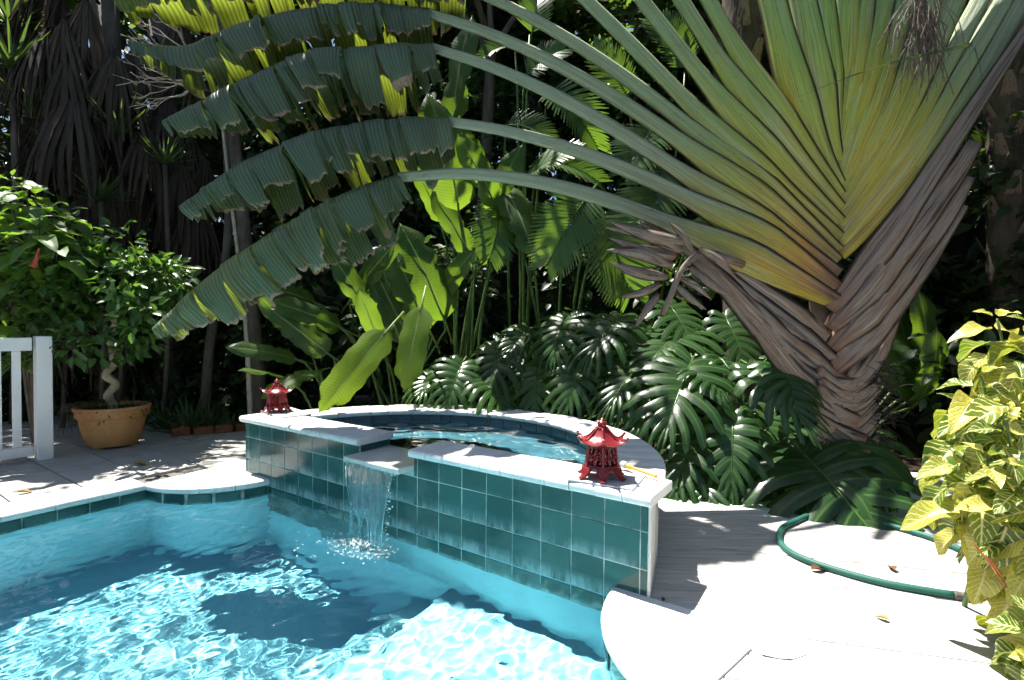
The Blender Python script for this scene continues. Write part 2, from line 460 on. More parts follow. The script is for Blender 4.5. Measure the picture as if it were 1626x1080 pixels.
def build_pool():
    # outline of the pool in plan, clockwise from the left notch
    _, _, la, _ = arc3(*BULGE_L, 10); _, _, ra, _ = arc3(*BULGE_R, 10)
    SH = 2.55
    walls = MB()
    out = [(AL, BN)] + la + ra + [(AR, BN)]
    rows = []
    for zz in (-0.05, -0.2, -0.9, FLOOR): rows.append([S(a, b, zz) for a, b in out + [out[0]]])
    walls.grid(rows)
    k = [walls.vert(S(a, b, FLOOR)) for a, b in ((AL - 1, BN - 0.1), (AR + 1, BN - 0.1), (AR + 1, 0.3), (AL - 1, 0.3))]; walls.face(k)
    root = tag(obj('pool_basin', walls, M_POOL, smooth=False), kind='structure')
    sh = MB()
    pr = [(SH, -0.62), (SH - 0.03, -0.63), (SH - 0.05, -0.66), (SH - 0.06, -0.92), (SH - 0.08, -0.94), (SH - 0.36, -0.95), (SH - 0.39, -0.97), (SH - 0.40, FLOOR - 0.05)]
    rows = [[S(AR + 0.4, b, -0.62) for b in (BN - 0.2, 0.2)]] + [[S(a, b, z) for b in (BN - 0.2, 0.2)] for a, z in pr]
    sh.grid(rows)
    obj('shallow_shelf', sh, M_SHELF, root, smooth=False)
    # waterline tiles: left edge and the rounded corners
    tl = MB(); tl.box((0, 0, 0), (0.095, 0.005, 0.0735), 0.004)
    tme = tl.mesh('tile', M_TILE, False)
    gz = -0.128
    g = MB()
    def band(poly):
        pts = [S(a, b) for a, b in poly]
        g.grid([[p + Vector((0, 0, z)) for p in pts] for z in (-0.05, -0.2)])
    b = -0.685; n = 0
    while b > BN:
        inst('tile', tme, root, SM(AL + 0.006, b - 0.1, gz, RAD(90))); b -= 0.2
    for arc in (BULGE_L, BULGE_R):
        c, r, pts, (t0, t2) = arc3(*arc, 40)
        L = abs(t2 - t0) * r; m = int(L / 0.2)
        for i in range(m):
            t = lerp(t0, t2, (i + 0.5) / m)
            inst('tile', tme, root, SM(c[0] + (r + 0.006) * math.cos(t), c[1] + (r + 0.006) * math.sin(t), gz, t + RAD(90)))
        off = [(c[0] + (r + 0.003) * math.cos(lerp(t0, t2, i / 24)), c[1] + (r + 0.003) * math.sin(lerp(t0, t2, i / 24))) for i in range(25)]
        band(off)
    band([(AL + 0.003, -0.68), (AL + 0.003, BN)])
    obj('grout_band', g, M_GROUT, root)
    return root
pool = build_pool()

def wave_h(A, B, seed, n, lmin, lmax, k, drop=None):
    r = np.random.RandomState(seed); H = np.zeros_like(A)
    for i in range(n):
        lam = math.exp(r.uniform(math.log(lmin), math.log(lmax))); th = r.uniform(0, 2 * math.pi) if i % 3 else r.normal(0.5, 0.5)
        amp = k * lam ** 1.85 / math.sqrt(n / 2.0)
        ph = r.uniform(0, 6.28)
        wob = 0.35 * np.sin(A * r.uniform(1, 5) + B * r.uniform(-5, 5) + r.uniform(0, 6))
        H += amp * np.sin(2 * math.pi / lam * (A * math.cos(th) + B * math.sin(th)) + ph + wob)
    if drop:
        R = np.hypot(A - drop[0], B - drop[1])
        H += drop[2] * np.sin(2 * math.pi * R / drop[3]) * np.exp(-R * 1.5) * np.minimum(1, R / 0.1)
        H += 0.006 * np.exp(-(R / 0.2) ** 2) * r.normal(0, 1, R.shape)
    return H
def sheet(A, B, Z, keep=None):
    mb = MB(); h, w = A.shape
    for i in range(h):
        for j in range(w):
            p = S(A[i, j], B[i, j], Z[i, j]); mb.v.append((p.x, p.y, p.z))
    mb.uv = [(0, 0)] * (h * w); mb.t = [(0, 0, 0)] * (h * w)
    for i in range(h - 1):
        for j in range(w - 1):
            if keep is not None and not (keep[i, j] or keep[i + 1, j] or keep[i, j + 1] or keep[i + 1, j + 1]): continue
            mb.face((i * w + j, i * w + j + 1, (i + 1) * w + j + 1, (i + 1) * w + j))
    return mb
FALL = (1.78, -0.16)
_a = np.arange(AL - 0.03, AR + 0.05, 0.0105); _b = np.arange(-2.75, 0.004, 0.0105)
_A, _B = np.meshgrid(_a, _b)
_Z = WATER + wave_h(_A, _B, 11, 80, 0.032, 0.22, 0.068, (FALL[0], FALL[1], 0.0022, 0.11))
pw = obj('pool_water', sheet(_A, _B, _Z), M_WATER); tag(pw, kind='structure')

# ------------------------------------------------------------------ coping stones round the pool
def wedge(a0, a1, b0, b1, z0, z1, bev, fmap):
    m = MB(); m.box(((a0 + a1) / 2, (b0 + b1) / 2, (z0 + z1) / 2), (abs(a1 - a0) / 2, abs(b1 - b0) / 2, (z1 - z0) / 2), bev)
    m.v = [tuple(fmap(*p)) for p in m.v]; return m
def bull(a0, a1, b0, b1, z0, z1, fmap, r=0.024, c=0.004, back=0.006):
    """coping brick: bullnose on the b0 side, extruded along a"""
    def prof(i):
        zz0, zz1, bb0, bb1 = z0 + i, z1 - i, b0 + i * sgn, b1 - i * sgn
        rr_ = min(r, (zz1 - zz0) / 2 - 0.0005)
        p = [(bb1, zz0), (bb1, zz1 - back), (bb1 - back * sgn, zz1)]
        for k in range(7):
            t = math.pi * k / 6
            p.append((bb0 + sgn * (rr_ - rr_ * math.sin(t)), (zz1 - rr_) + rr_ * math.cos(t) if k < 4 else (zz0 + rr_) + rr_ * math.cos(t)))
        return p
    sgn = 1 if b1 > b0 else -1
    m = MB(); rows = []
    for a, i in ((a0, c), (a0 + c, 0), (a1 - c, 0), (a1, c)):
        rows.append([fmap(a, b, z) for b, z in prof(i)])
    n = len(rows[0])
    base = m.grid(rows, close=True)
    m.face(base[0][::-1]); m.face(base[-1])
    return m
def build_pool_coping():
    root = bpy.data.objects.new('pool_coping', None); COL.objects.link(root); root.location = S(AL, -0.7, 0); ORIG[root.name] = Vector(root.location)
    tag(root, kind='structure')
    rr = random.Random(3)
    b = -0.70
    while b > BN + 0.2:
        obj('coping_stone', bull(b - 0.298, b, AL + 0.03, AL - 0.30, -0.05, 0.006 + rr.uniform(-0.002, 0.002), lambda x, y, z: S(y, x, z)), M_COPE, root, sharp=35)
        b -= 0.30
    for arc, flip in ((BULGE_L, 1), (BULGE_R, -1)):
        c, r, pts, (t0, t2) = arc3(*arc, 20)
        n = 4
        for i in range(n):
            u0, u1 = lerp(t0, t2, i / n), lerp(t0, t2, (i + 1) / n)
            for v in range(3):
                w0, w1 = lerp(u0, u1, v / 3), lerp(u0, u1, (v + 1) / 3)
                if v == 0: mm = MB()
                mm.add(bull(w0 + (0.003 if v == 0 else 0), w1 - (0.003 if v == 2 else 0), r + 0.03, 0.16, -0.05, 0.008 + 0.0005 * i,
                    lambda t, q, z, c=c: S(c[0] + q * math.cos(t), c[1] + q * math.sin(t), z), c=0.0006 if 0 < v < 2 else 0.002))
            obj('coping_stone', mm, M_COPE, root, sharp=35)
        m = MB(); pr = [(c[0] + 0.17 * math.cos(t), c[1] + 0.17 * math.sin(t)) for t in [2 * math.pi * k / 16 for k in range(16)]]
        top = [m.vert(S(x, y, 0.001)) for x, y in pr]; m.face(top)
        obj('coping_stone', m, M_COPE, root)
    b = -0.70
    while b > BN + 0.2:
        obj('coping_stone', bull(b - 0.298, b, AR - 0.03, AR + 0.30, -0.05, 0.006 + rr.uniform(-0.002, 0.002), lambda x, y, z: S(y, x, z)), M_COPE, root, sharp=35)
        b -= 0.30
    return root
build_pool_coping()

# ------------------------------------------------------------------ paved terrace on the left
def build_terrace():
    root = bpy.data.objects.new('paved_terrace', None); COL.objects.link(root); root.location = S(AL - 0.3, 0, 0); ORIG[root.name] = Vector(root.location)
    tag(root, kind='structure')
    rr = random.Random(5)
    bed = MB(); k = [bed.vert(S(a, b, -0.03)) for a, b in ((-5.2, -4.3), (AL - 0.02, -4.3), (AL - 0.02, 1.25), (-5.2, 1.25))]; bed.face(k)
    obj('mortar_bed', bed, solid('dark_mortar', (0.10, 0.095, 0.085), (0.16, 0.15, 0.135), 9, 0.95), root)
    for j in range(11):
        b0 = 1.22 - 0.45 * (j + 1); off = (j % 2) * 0.45
        a = AL - 0.305 if b0 < -0.3 else AL + 0.3
        first = True
        while a > -5.0:
            w = 0.9 if not first else (0.45 + off if off else 0.9)
            first = False
            top = rr.uniform(-0.003, 0.002)
            m = wedge(a - w + 0.006, a - 0.006, b0 + 0.006, b0 + 0.444, -0.045, top, 0.005, lambda x, y, z: S(x, y, z))
            obj('paver', m, M_PAVER, root, smooth=False); a -= w
build_terrace()

# ------------------------------------------------------------------ board deck on the right
def build_deck():
    root = bpy.data.objects.new('board_deck', None); COL.objects.link(root); root.location = (1.6, 3.4, 0); ORIG[root.name] = Vector(root.location)
    tag(root, kind='structure')
    rr = random.Random(8)
    ang = RAD(-13); dx = Vector((math.cos(ang), math.sin(ang), 0)); dy = Vector((-math.sin(ang), math.cos(ang), 0))
    P0 = Vector((1.2, 3.2, 0))
    def blocked(p):
        a, b = toab(p)
        if b >= 0: return math.hypot(a - SMID, b) < SR - 0.2
        if b > -0.70: return a < 3.845
        return a < AR + 0.18
    k = -18
    while k < 13:
        for seg in range(2):
            y = k * 0.18
            lo, hi = (-9, 9)
            s = 6.0
            while s > -3.0 and not (blocked(P0 + dx * s + dy * (y + 0.004)) or blocked(P0 + dx * s + dy * (y + 0.176))): s -= 0.03
            s0, s1 = s + 0.03, 6.0
            cut = 1.6 + ((k * 7919) % 13) * 0.22
            if seg == 0: e0, e1 = s0, min(s1, max(s0 + 0.3, cut))
            else: e0, e1 = max(s0 + 0.3, cut) + 0.004, s1
            if e1 - e0 < 0.1: continue
            top = rr.uniform(-0.003, 0.001)
            m = wedge(e0, e1, y + 0.003, y + 0.1765, -0.045, top, 0.004, lambda x, q, z: P0 + dx * x + dy * q + Vector((0, 0, z)))
            obj('deck_board', m, M_PLANK, root, smooth=False)
        k += 1
build_deck()

# ------------------------------------------------------------------ spa
def build_spa():
    root = thing('spa', 'raised half-round spa with green tiled front and white coping beside the pool', 'hot tub', S(SMID, 0.3, 0))
    rr = random.Random(21)
    # body: front wall in two pieces with the spillway between, and the half-round wall
    def slabw(a0, a1, b0, b1, z0, z1, name, mat):
        m = MB(); m.hexa([S(a0, b0, z0), S(a1, b0, z0), S(a1, b1, z0), S(a0, b1, z0), S(a0, b0, z1), S(a1, b0, z1), S(a1, b1, z1), S(a0, b1, z1)])
        return obj(name, m, mat, root, smooth=False)
    slabw(-0.045, GAP0, 0.0, 0.30, -0.6, 0.482, 'front_wall', M_GROUT)
    m = MB(); m.hexa([S(a, b, z) for z in (-0.6, 0.482) for a, b in ((GAP1, 0.0), (3.842, 0.0), (3.768, 0.30), (GAP1, 0.30))]); obj('front_wall', m, M_GROUT, root, smooth=False)
    slabw(GAP0, GAP1, 0.0, 0.30, -0.6, 0.382, 'front_wall', M_GROUT)
    m = MB(); N = 64
    prof = [(SR - 0.02, -0.1), (SR - 0.02, 0.482), (SR - 0.30, 0.482), (SR - 0.30, -0.4)]
    rows = []
    for r, z in prof:
        t0 = math.asin(0.02 / r)
        rows.append([S(SMID + r * math.cos(lerp(0.0, math.pi, k / N)), r * math.sin(lerp(0.0, math.pi, k / N)) * 1.0 + 0.004, z) for k in range(N + 1)])
    m.grid(rows)
    obj('round_wall', m, M_STUCCO, root, smooth=True)
    # pillar edge at the right end of the tiled face
    m = MB(); m.hexa([S(a, b, z) for z in (-0.05, 0.481) for a, b in ((3.8435, -0.004), (3.858, -0.004), (3.784, 0.296), (3.770, 0.296))]); obj('end_post', m, M_STUCCO, root, smooth=False)
    # basin
    m = MB()
    k = [m.vert(S(SMID + (SR - 0.28) * math.cos(t), 0.28 + (SR - 0.5) * math.sin(t), -0.38)) for t in [math.pi * i / 24 for i in range(25)]]; m.face(k)
    r = SR - 0.302
    rows = [[S(SMID + r * math.cos(t), max(0.302, r * math.sin(t)), z) for t in [math.pi * i / 48 for i in range(49)]] for z in (-0.4, 0.30)]
    m.grid(rows)
    k = [m.vert(S(a, 0.303, z)) for a, z in ((SMID - r, -0.4), (SMID + r, -0.4), (SMID + r, 0.38), (SMID - r, 0.38))]; m.face(k[::-1])
    # bench seat
    rows = [[S(SMID + q * math.cos(t), max(0.304, q * math.sin(t)), z) for t in [math.pi * i / 48 for i in range(49)]] for q, z in ((r, 0.02), (r - 0.42, 0.02), (r - 0.44, 0.0), (r - 0.44, -0.38))]
    m.grid(rows)
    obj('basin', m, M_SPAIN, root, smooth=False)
    # waterline tiles inside
    tl = MB(); tl.box((0, 0, 0), (0.098, 0.005, 0.085), 0.003); tme = tl.mesh('inner_tile', M_TILEIN, False)
    n = int(math.pi * r / 0.2)
    for i in range(n):
        t = math.pi * (i + 0.5) / n
        if r * math.sin(t) < 0.3: continue
        inst('inner_tile', tme, root, SM(SMID + (r - 0.004) * math.cos(t), (r - 0.004) * math.sin(t), 0.395, t + RAD(90)))
    # tiles of the front
    full = {}
    def tile(a0, a1, z0, z1):
        w, h = a1 - a0 - 0.005, z1 - z0 - 0.005
        key = (round(w, 4), round(h, 4))
        if key not in full:
            t = MB(); t.box((0, 0, 0), (w / 2, 0.005, h / 2), 0.0025); full[key] = t.mesh('tile', M_TILE, False)
        M = SM((a0 + a1) / 2, 0.0025 + rr.uniform(-0.0007, 0.0007), (z0 + z1) / 2) @ Matrix.Rotation(rr.uniform(-0.004, 0.004), 4, 'Z') @ Matrix.Rotation(rr.uniform(-0.004, 0.004), 4, 'X')
        inst('tile', full[key], root, M)
    cols = [-0.045] + [TILE * i for i in range(20)] + [3.842]
    for ci in range(len(cols) - 1):
        a0, a1 = cols[ci], cols[ci + 1]
        for ri in range(4):
            z1, z0 = ROW[ri], ROW[ri + 1]
            if ri == 0 and a1 > GAP0 and a0 < GAP1:
                if a0 < GAP0 - 0.02: tile(a0, GAP0, z0, z1)
                if a1 > GAP1 + 0.02: tile(GAP1, a1, z0, z1)
                continue
            tile(a0, a1, z0, z1)
    for a in (GAP0, GAP1):
        t = MB(); t.box((0, 0, 0), (0.14, 0.004, 0.048), 0.003); sg = 1 if a == GAP0 else -1
        inst('tile', t.mesh('tile', M_TILE, False), root, SM(a + sg * 0.003, 0.155, 0.432, RAD(90)))
    # left flank tiles
    # coping bricks of the front, bullnosed
    def brick(a0, a1, b0, b1, z0, z1, f, cc=0.003):
        obj('coping_stone', bull(a0, a1, b0, b1, z0, z1, f, c=cc), M_COPE, root, sharp=35)
    def run(a0, a1):
        n = max(1, round((a1 - a0) / 0.16)); w = (a1 - a0) / n
        for i in range(n):
            j = rr.uniform(-0.003, 0.003)
            brick(a0 + i * w + 0.0015, a0 + (i + 1) * w - 0.0015, -0.04 + j, 0.33 + j, 0.480, 0.535 + rr.uniform(-0.002, 0.002), lambda x, y, z: S(x, y, z))
    run(-0.09, GAP0 + 0.02); run(GAP1 - 0.02, 3.868)
    n = 30
    for i in range(n):
        t0, t1 = math.pi * i / n, math.pi * (i + 1) / n
        tm = (t0 + t1) / 2
        if SR * math.sin(tm) < 0.34: 
            if (SR - 0.33) * math.sin(tm) < 0.33 and SR * math.sin(tm) < 0.2: continue
        brick(t0 + 0.0012, t1 - 0.0012, SR - 0.335, SR + 0.022, 0.478, 0.531 + rr.uniform(-0.002, 0.002), cc=0.0015, f=
              lambda t, q, z: S(SMID + q * math.cos(t), max(q * math.sin(t), 0.331 if q * math.sin(t) > 0.25 else -9), z) if q * math.sin(t) > 0.25 else S(SMID + q * math.cos(t), 0.331, z))
    # spillway slab
    m = MB(); m.box((0, 0, 0), ((GAP1 - GAP0) / 2 + 0.0, 0.225, 0.021), 0.006)
    q = NT('wet_cream_stone'); p = q.pos()
    c = q.mix(q.range(q.noise(p, 4, 5), 0.3, 0.7), (0.60, 0.58, 0.54), (0.70, 0.68, 0.64))
    ms = q.done(q.bsdf(c, 0.12, 0.6, q.bump(q.noise(p, 9, 2), 0.05, 0.01)))
    o = inst('spillway_slab', m.mesh('spillway_slab', ms, False), root, SM((GAP0 + GAP1) / 2, 0.075, 0.405))
    return root
spa = build_spa()
def build_spa_water():
    N, Rn = 90, 40; r1 = SR - 0.3
    aa = np.arange(SMID - r1, SMID + r1 + 0.01, 0.025); bb = np.arange(0.225, r1 + 0.02, 0.025)
    A, B = np.meshgrid(aa, bb)
    Z = SPA_W + wave_h(A, B, 5, 30, 0.08, 0.4, 0.03)
    inside = (np.hypot(A - SMID, B) < r1) & ((B > 0.3) | ((A > GAP0) & (A < GAP1)))
    keep = inside
    mb = sheet(A, B, Z, keep)
    tag(obj('spa_water', mb, M_SPAWATER), kind='structure')
build_spa_water()
# the sun is bent by the ripples and drawn together on the floor of the pool and of the spa
sun_d.cycles.is_caustics_light = True
for _n in ('pool_water', 'spa_water'): bpy.data.objects[_n].cycles.is_caustics_caster = True
for _n in ('pool_basin', 'shallow_shelf', 'basin'): bpy.data.objects[_n].cycles.is_caustics_receiver = True

# ------------------------------------------------------------------ traveller's palm
def m_sheath():
    q = NT('palm_leaf_sheath'); u = q.uv(); t = q.tint(); o = q.coord('Object')
    v = u[1]
    cmb = q.n('ShaderNodeCombineXYZ'); q.l(q.math('MULTIPLY', u[0], 5.0), cmb.inputs[0]); q.l(q.math('MULTIPLY', v, 1.6), cmb.inputs[1]); q.l(q.math('MULTIPLY', t[0], 37.0), cmb.inputs[2])
    st = q.noise(cmb.outputs[0], 3.0, 6, 0.65)
    fine = q.noise(q.mapping(cmb.outputs[0], (4, 1.2, 1)), 3.0, 6, 0.7)
    vv = q.math('ADD', v, q.math('MULTIPLY', q.math('SUBTRACT', st, 0.5), 0.22))
    young = q.ramp(vv, [(0.0, (0.42, 0.45, 0.06)), (0.12, (0.38, 0.46, 0.06)), (0.35, (0.26, 0.42, 0.075)), (0.6, (0.28, 0.41, 0.16)), (1.0, (0.34, 0.42, 0.23))])
    old = q.ramp(vv, [(0.0, (0.10, 0.045, 0.04)), (0.045, (0.20, 0.07, 0.045)), (0.10, (0.48, 0.23, 0.04)), (0.18, (0.46, 0.35, 0.05)), (0.29, (0.30, 0.31, 0.08)), (0.42, (0.26, 0.30, 0.19)), (1.0, (0.35, 0.40, 0.27))])
    col = q.mix(t[1], young, old)
    up = q.range(q.math('ADD', u[0], q.math('MULTIPLY', q.math('SUBTRACT', st, 0.5), 0.3)), 0.42, 0.75)   # shoulder of each sheath is yellower
    yb = q.math('MULTIPLY', up, q.math('MULTIPLY', q.range(v, 0.5, 0.1), 0.85))
    col = q.mix(yb, col, (0.48, 0.38, 0.02))
    col = q.mix(q.math('MULTIPLY', q.range(q.noise(q.mapping(cmb.outputs[0], (1.1, 0.8, 1), loc=(0, 0, 5)), 1.6, 4), 0.52, 0.70), 0.55), col, (0.42, 0.46, 0.42))
    col = q.mix(q.math('MULTIPLY', q.range(fine, 0.5, 0.75), 0.35), col, (0.40, 0.44, 0.38))
    col = q.mix(q.math('MULTIPLY', q.range(fine, 0.48, 0.30), 0.75), col, (0.05, 0.07, 0.02))
    dk = q.noise(q.mapping(cmb.outputs[0], (2.2, 2.2, 1), loc=(3, 1, 9)), 2.0, 6, 0.75)
    col = q.mix(q.math('MULTIPLY', q.range(dk, 0.54, 0.68), 0.5), col, (0.10, 0.07, 0.04))       # waxy bloom
    col = q.mix(q.math('MULTIPLY', q.range(st, 0.62, 0.78), q.math('MULTIPLY', t[1], 0.55)), col, (0.07, 0.05, 0.035))
    cm2 = q.n('ShaderNodeCombineXYZ'); q.l(q.math('MULTIPLY', u[0], 30.0), cm2.inputs[0]); q.l(q.math('MULTIPLY', v, 2.4), cm2.inputs[1]); q.l(q.math('MULTIPLY', t[0], 53.0), cm2.inputs[2])
    ln = q.noise(cm2.outputs[0], 1.3, 5, 0.6)
    col = q.mix(q.math('MULTIPLY', q.range(ln, 0.56, 0.64), 0.55), col, (0.06, 0.06, 0.02))
    col = q.mix(q.math('MULTIPLY', q.range(ln, 0.42, 0.34), 0.5), col, (0.55, 0.58, 0.42))
    stn = q.noise(q.mapping(cmb.outputs[0], (0.8, 3.0, 1), loc=(7, 2, 3)), 1.5, 5, 0.7)
    col = q.mix(q.math('MULTIPLY', q.range(stn, 0.58, 0.66), q.math('MULTIPLY', q.range(v, 0.6, 0.2), 0.6)), col, (0.40, 0.22, 0.02))
    ed = q.range(q.math('ABSOLUTE', q.math('SUBTRACT', u[0], 0.5)), 0.40, 0.46)
    col = q.mix(q.math('MULTIPLY', ed, q.range(v, 0.55, 0.42)), col, (0.05, 0.028, 0.018))
    iso = q.noise(o, 28, 6, 0.75)
    col = q.mix(q.math('MULTIPLY', q.range(iso, 0.60, 0.70), 0.55), col, (0.06, 0.05, 0.035))
    return q.done(q.bsdf(col, q.range(fine, 0.3, 0.7, 0.38, 0.62), 0.35, q.bump(q.math('ADD', fine, q.math('MULTIPLY', st, 0.6)), 0.6, 0.014)))
M_SHEATH = m_sheath()
def m_dead():
    q = NT('dry_brown_sheath'); u = q.uv(); t = q.tint()
    cmb = q.n('ShaderNodeCombineXYZ'); q.l(q.math('MULTIPLY', u[0], 2.6), cmb.inputs[0]); q.l(q.math('MULTIPLY', u[1], 1.0), cmb.inputs[1]); q.l(q.math('MULTIPLY', t[0], 41.0), cmb.inputs[2])
    st = q.noise(cmb.outputs[0], 2.0, 6, 0.6)
    fn = q.noise(q.mapping(cmb.outputs[0], (9, 1.5, 1)), 3.0, 6, 0.7)
    k = q.math('ADD', q.math('MULTIPLY', st, 0.75), q.math('MULTIPLY', fn, 0.25))
    col = q.ramp(k, [(0.36, (0.02, 0.015, 0.012)), (0.43, (0.12, 0.092, 0.074)), (0.50, (0.27, 0.225, 0.19)), (0.56, (0.17, 0.095, 0.052)), (0.64, (0.36, 0.31, 0.27))])
    ed = q.range(q.math('ABSOLUTE', q.math('SUBTRACT', u[0], 0.5)), 0.36, 0.47)
    col = q.mix(q.math('MULTIPLY', ed, 0.92), col, (0.03, 0.02, 0.014))  # dark edges stand in for the shadow between dry sheaths
    col = q.mix(q.math('MULTIPLY', q.range(u[1], 0.14, 0.0), 0.6), col, (0.16, 0.06, 0.03))
    return q.done(q.bsdf(col, 0.62, 0.3, q.bump(k, 0.6, 0.02)))
M_DEAD = m_dead()
M_BARK_DARK = solid('dark_fibre', (0.02, 0.015, 0.011), (0.05, 0.037, 0.027), 20, 0.9)
M_BLADE = leaf_mat('palm_blade', (0.085, 0.13, 0.095), (0.13, 0.18, 0.125), (0.28, 0.36, 0.025), rough=0.42, tfac=0.36, ribs=0.55, rib_amt=0.35, spec=0.5, objrnd=False, bump=0.8, brown=(0.26, 0.18, 0.12))
M_BLADE_Y = leaf_mat('palm_blade_yellow', (0.06, 0.10, 0.045), (0.09, 0.14, 0.05), (0.26, 0.33, 0.03), rough=0.4, tfac=0.45, ribs=0.55, rib_amt=0.3, spec=0.45, objrnd=False, bump=0.4, brown=(0.25, 0.14, 0.07))

PR = random.Random(77)
PALM_Y = 4.5
palm_base = on(1342, 772)
palm = thing('travellers_palm', 'large fan-shaped palm with striped green and yellow leaf bases behind the deck', 'palm', (palm_base.x, PALM_Y, -0.06))

def sheath(ctrl, Ys, widths, mat, age, n=22, name='leaf_stalk', thick=0.42, side=1, rag=0.0, smooth=False):
    """ctrl: pixel path from the axis outwards; widths in metres at the axis, at 0.2, 0.45 and at the end"""
    if smooth:                                               # even out the path
        A = np.array(ctrl, float); s_ = np.concatenate([[0], np.cumsum(np.hypot(*np.diff(A, axis=0).T))]); s_ /= s_[-1]
        wt = np.ones(len(A)); wt[0] = wt[-1] = 4; cx_, cy_ = np.polyfit(s_, A[:, 0], 3, w=wt), np.polyfit(s_, A[:, 1], 3, w=wt)
        ctrl = [(np.polyval(cx_, t), np.polyval(cy_, t)) for t in np.linspace(0, 1, 9)]
    P = [at(px, py, lerp(Ys[0], Ys[1], i / (len(ctrl) - 1))) for i, (px, py) in enumerate(ctrl)]
    pts = curve(P, n)
    mb = MB(); rows, uvs, ts = [], [], []
    rid = PR.random(); K = 7
    for i, p in enumerate(pts):
        s = i / n
        d = (pts[min(n, i + 1)] - pts[max(0, i - 1)]).normalized()
        view = Vector((p.x * 0.6, p.y, (p.z - CAM_H) * 0.3)).normalized()
        wv = d.cross(view).normalized() * side
        if s < 0.2: w = lerp(widths[0], widths[1], s / 0.2)
        elif s < 0.45: w = lerp(widths[1], widths[2], sstep(0.2, 0.45, s))
        else: w = lerp(widths[2], widths[3], (s - 0.45) / 0.55)
        w *= 0.5
        row, uvr = [], []
        tk = thick if s > 0.3 else lerp(0.16, thick, s / 0.3)
        for k in range(K):                                   # front, convex with a faint keel
            c = -1 + 2 * k / (K - 1)
            wav = rag * math.sin(s * 23 + k * 1.7 + rid * 9) * w
            gro = 0.45 * sstep(0.30, 0.5, s) * max(0, 1 - abs(c + 0.15) * 2.2)
            row.append(p + wv * (w * c) - view * (w * tk * ((1 - c * c) ** 0.45 - gro) + wav)); uvr.append((k / (K - 1), s))
        for k in (4, 2):
            c = -1 + 2 * k / (K - 1)
            row.append(p + wv * (w * c * 0.9) + view * (w * tk * 0.7)); uvr.append((k / (K - 1), s))
        rows.append(row); uvs.append(uvr); ts.append([(rid, age, 0)] * len(row))
    b = mb.grid(rows, uvs, ts, close=True)
    mb.face(b[0][::-1]); mb.face(b[-1])
    return obj(name, mb, mat, palm), pts

AX = 1322
def Z3(pts): return [(900 + x / 2.24, y / 2.24) for x, y in pts]
LEFT = [  # from the axis outwards, photograph pixels
    (Z3([(960, 1075), (800, 1005), (600, 893), (400, 806), (200, 732), (0, 672)]) + [(830, 284), (760, 277), (690, 278), (632, 282)], 1.0),
    (Z3([(965, 1030), (800, 925), (600, 797), (400, 688), (200, 596), (0, 528)]) + [(820, 213), (760, 200), (712, 193)], 1.0),
    (Z3([(965, 980), (770, 865), (560, 722), (400, 598), (200, 474), (0, 363)]) + [(820, 125), (740, 92), (686, 76)], 0.95),
    (Z3([(960, 935), (800, 822), (600, 655), (400, 494), (250, 392), (0, 248)]) + [(820, 75), (740, 40), (680, 21)], 0.75),
    (Z3([(962, 898), (850, 815), (650, 643), (450, 462), (250, 296), (0, 132)]) + [(830, 28), (772, -2), (735, -22)], 0.6),
    (Z3([(965, 850), (850, 755), (700, 623), (500, 441), (300, 243), (70, 0)]) + [(870, -55), (800, -115), (740, -150)], 0.5),
    (Z3([(968, 795), (870, 705), (750, 592), (600, 420), (450, 220), (262, 0)]) + [(960, -75), (890, -170), (830, -240)], 0.4),
    (Z3([(966, 745), (910, 680), (800, 560), (680, 400), (560, 230), (388, 0)]) + [(1020, -110), (960, -230), (915, -310)], 0.3),
    (Z3([(966, 700), (900, 620), (820, 500), (720, 360), (600, 170), (497, 0)]) + [(1070, -110), (1020, -250), (985, -350)], 0.25),
    (Z3([(964, 660), (905, 560), (850, 430), (790, 240), (745, 60)]) + [(1205, -90), (1165, -240), (1130, -370)], 0.12),
    (Z3([(960, 600), (925, 480), (890, 300), (855, 100)]) + [(1262, -60), (1235, -220), (1210, -360)], 0.05),
    (Z3([(955, 545), (938, 420), (915, 200), (900, 0)]) + [(1295, -150), (1285, -280), (1275, -400)], 0.0),
]
RIGHT = [
    (Z3([(968, 905), (1050, 820), (1200, 620), (1400, 400), (1640, -20)]) + [(1680, -120), (1750, -260), (1800, -350)], 0.8),
    (Z3([(965, 870), (1060, 740), (1200, 545), (1330, 370), (1540, 60)]) + [(1610, -40), (1670, -160), (1710, -260)], 0.55),
    (Z3([(965, 815), (1050, 690), (1160, 520), (1260, 370), (1440, 90)]) + [(1570, -30), (1620, -150), (1660, -260)], 0.5),
    (Z3([(965, 765), (1030, 650), (1120, 500), (1220, 310), (1370, 30)]) + [(1530, -60), (1570, -180), (1600, -290)], 0.4),
    (Z3([(966, 720), (1010, 630), (1090, 470), (1170, 280), (1290, 20)]) + [(1490, -60), (1520, -200), (1545, -320)], 0.28),
    (Z3([(964, 680), (1000, 570), (1060, 400), (1120, 210), (1200, 10)]) + [(1450, -60), (1475, -200), (1490, -330)], 0.18),
    (Z3([(962, 625), (990, 500), (1040, 300), (1085, 120), (1120, 0)]) + [(1415, -70), (1432, -210), (1445, -350)], 0.1),
    (Z3([(960, 570), (975, 450), (1005, 250), (1040, 60)]) + [(1374, -60), (1388, -210), (1400, -360)], 0.04),
    (Z3([(956, 520), (962, 400), (975, 200), (990, 0)]) + [(1348, -100), (1352, -240), (1356, -380)], 0.0),
]
STALK = {}
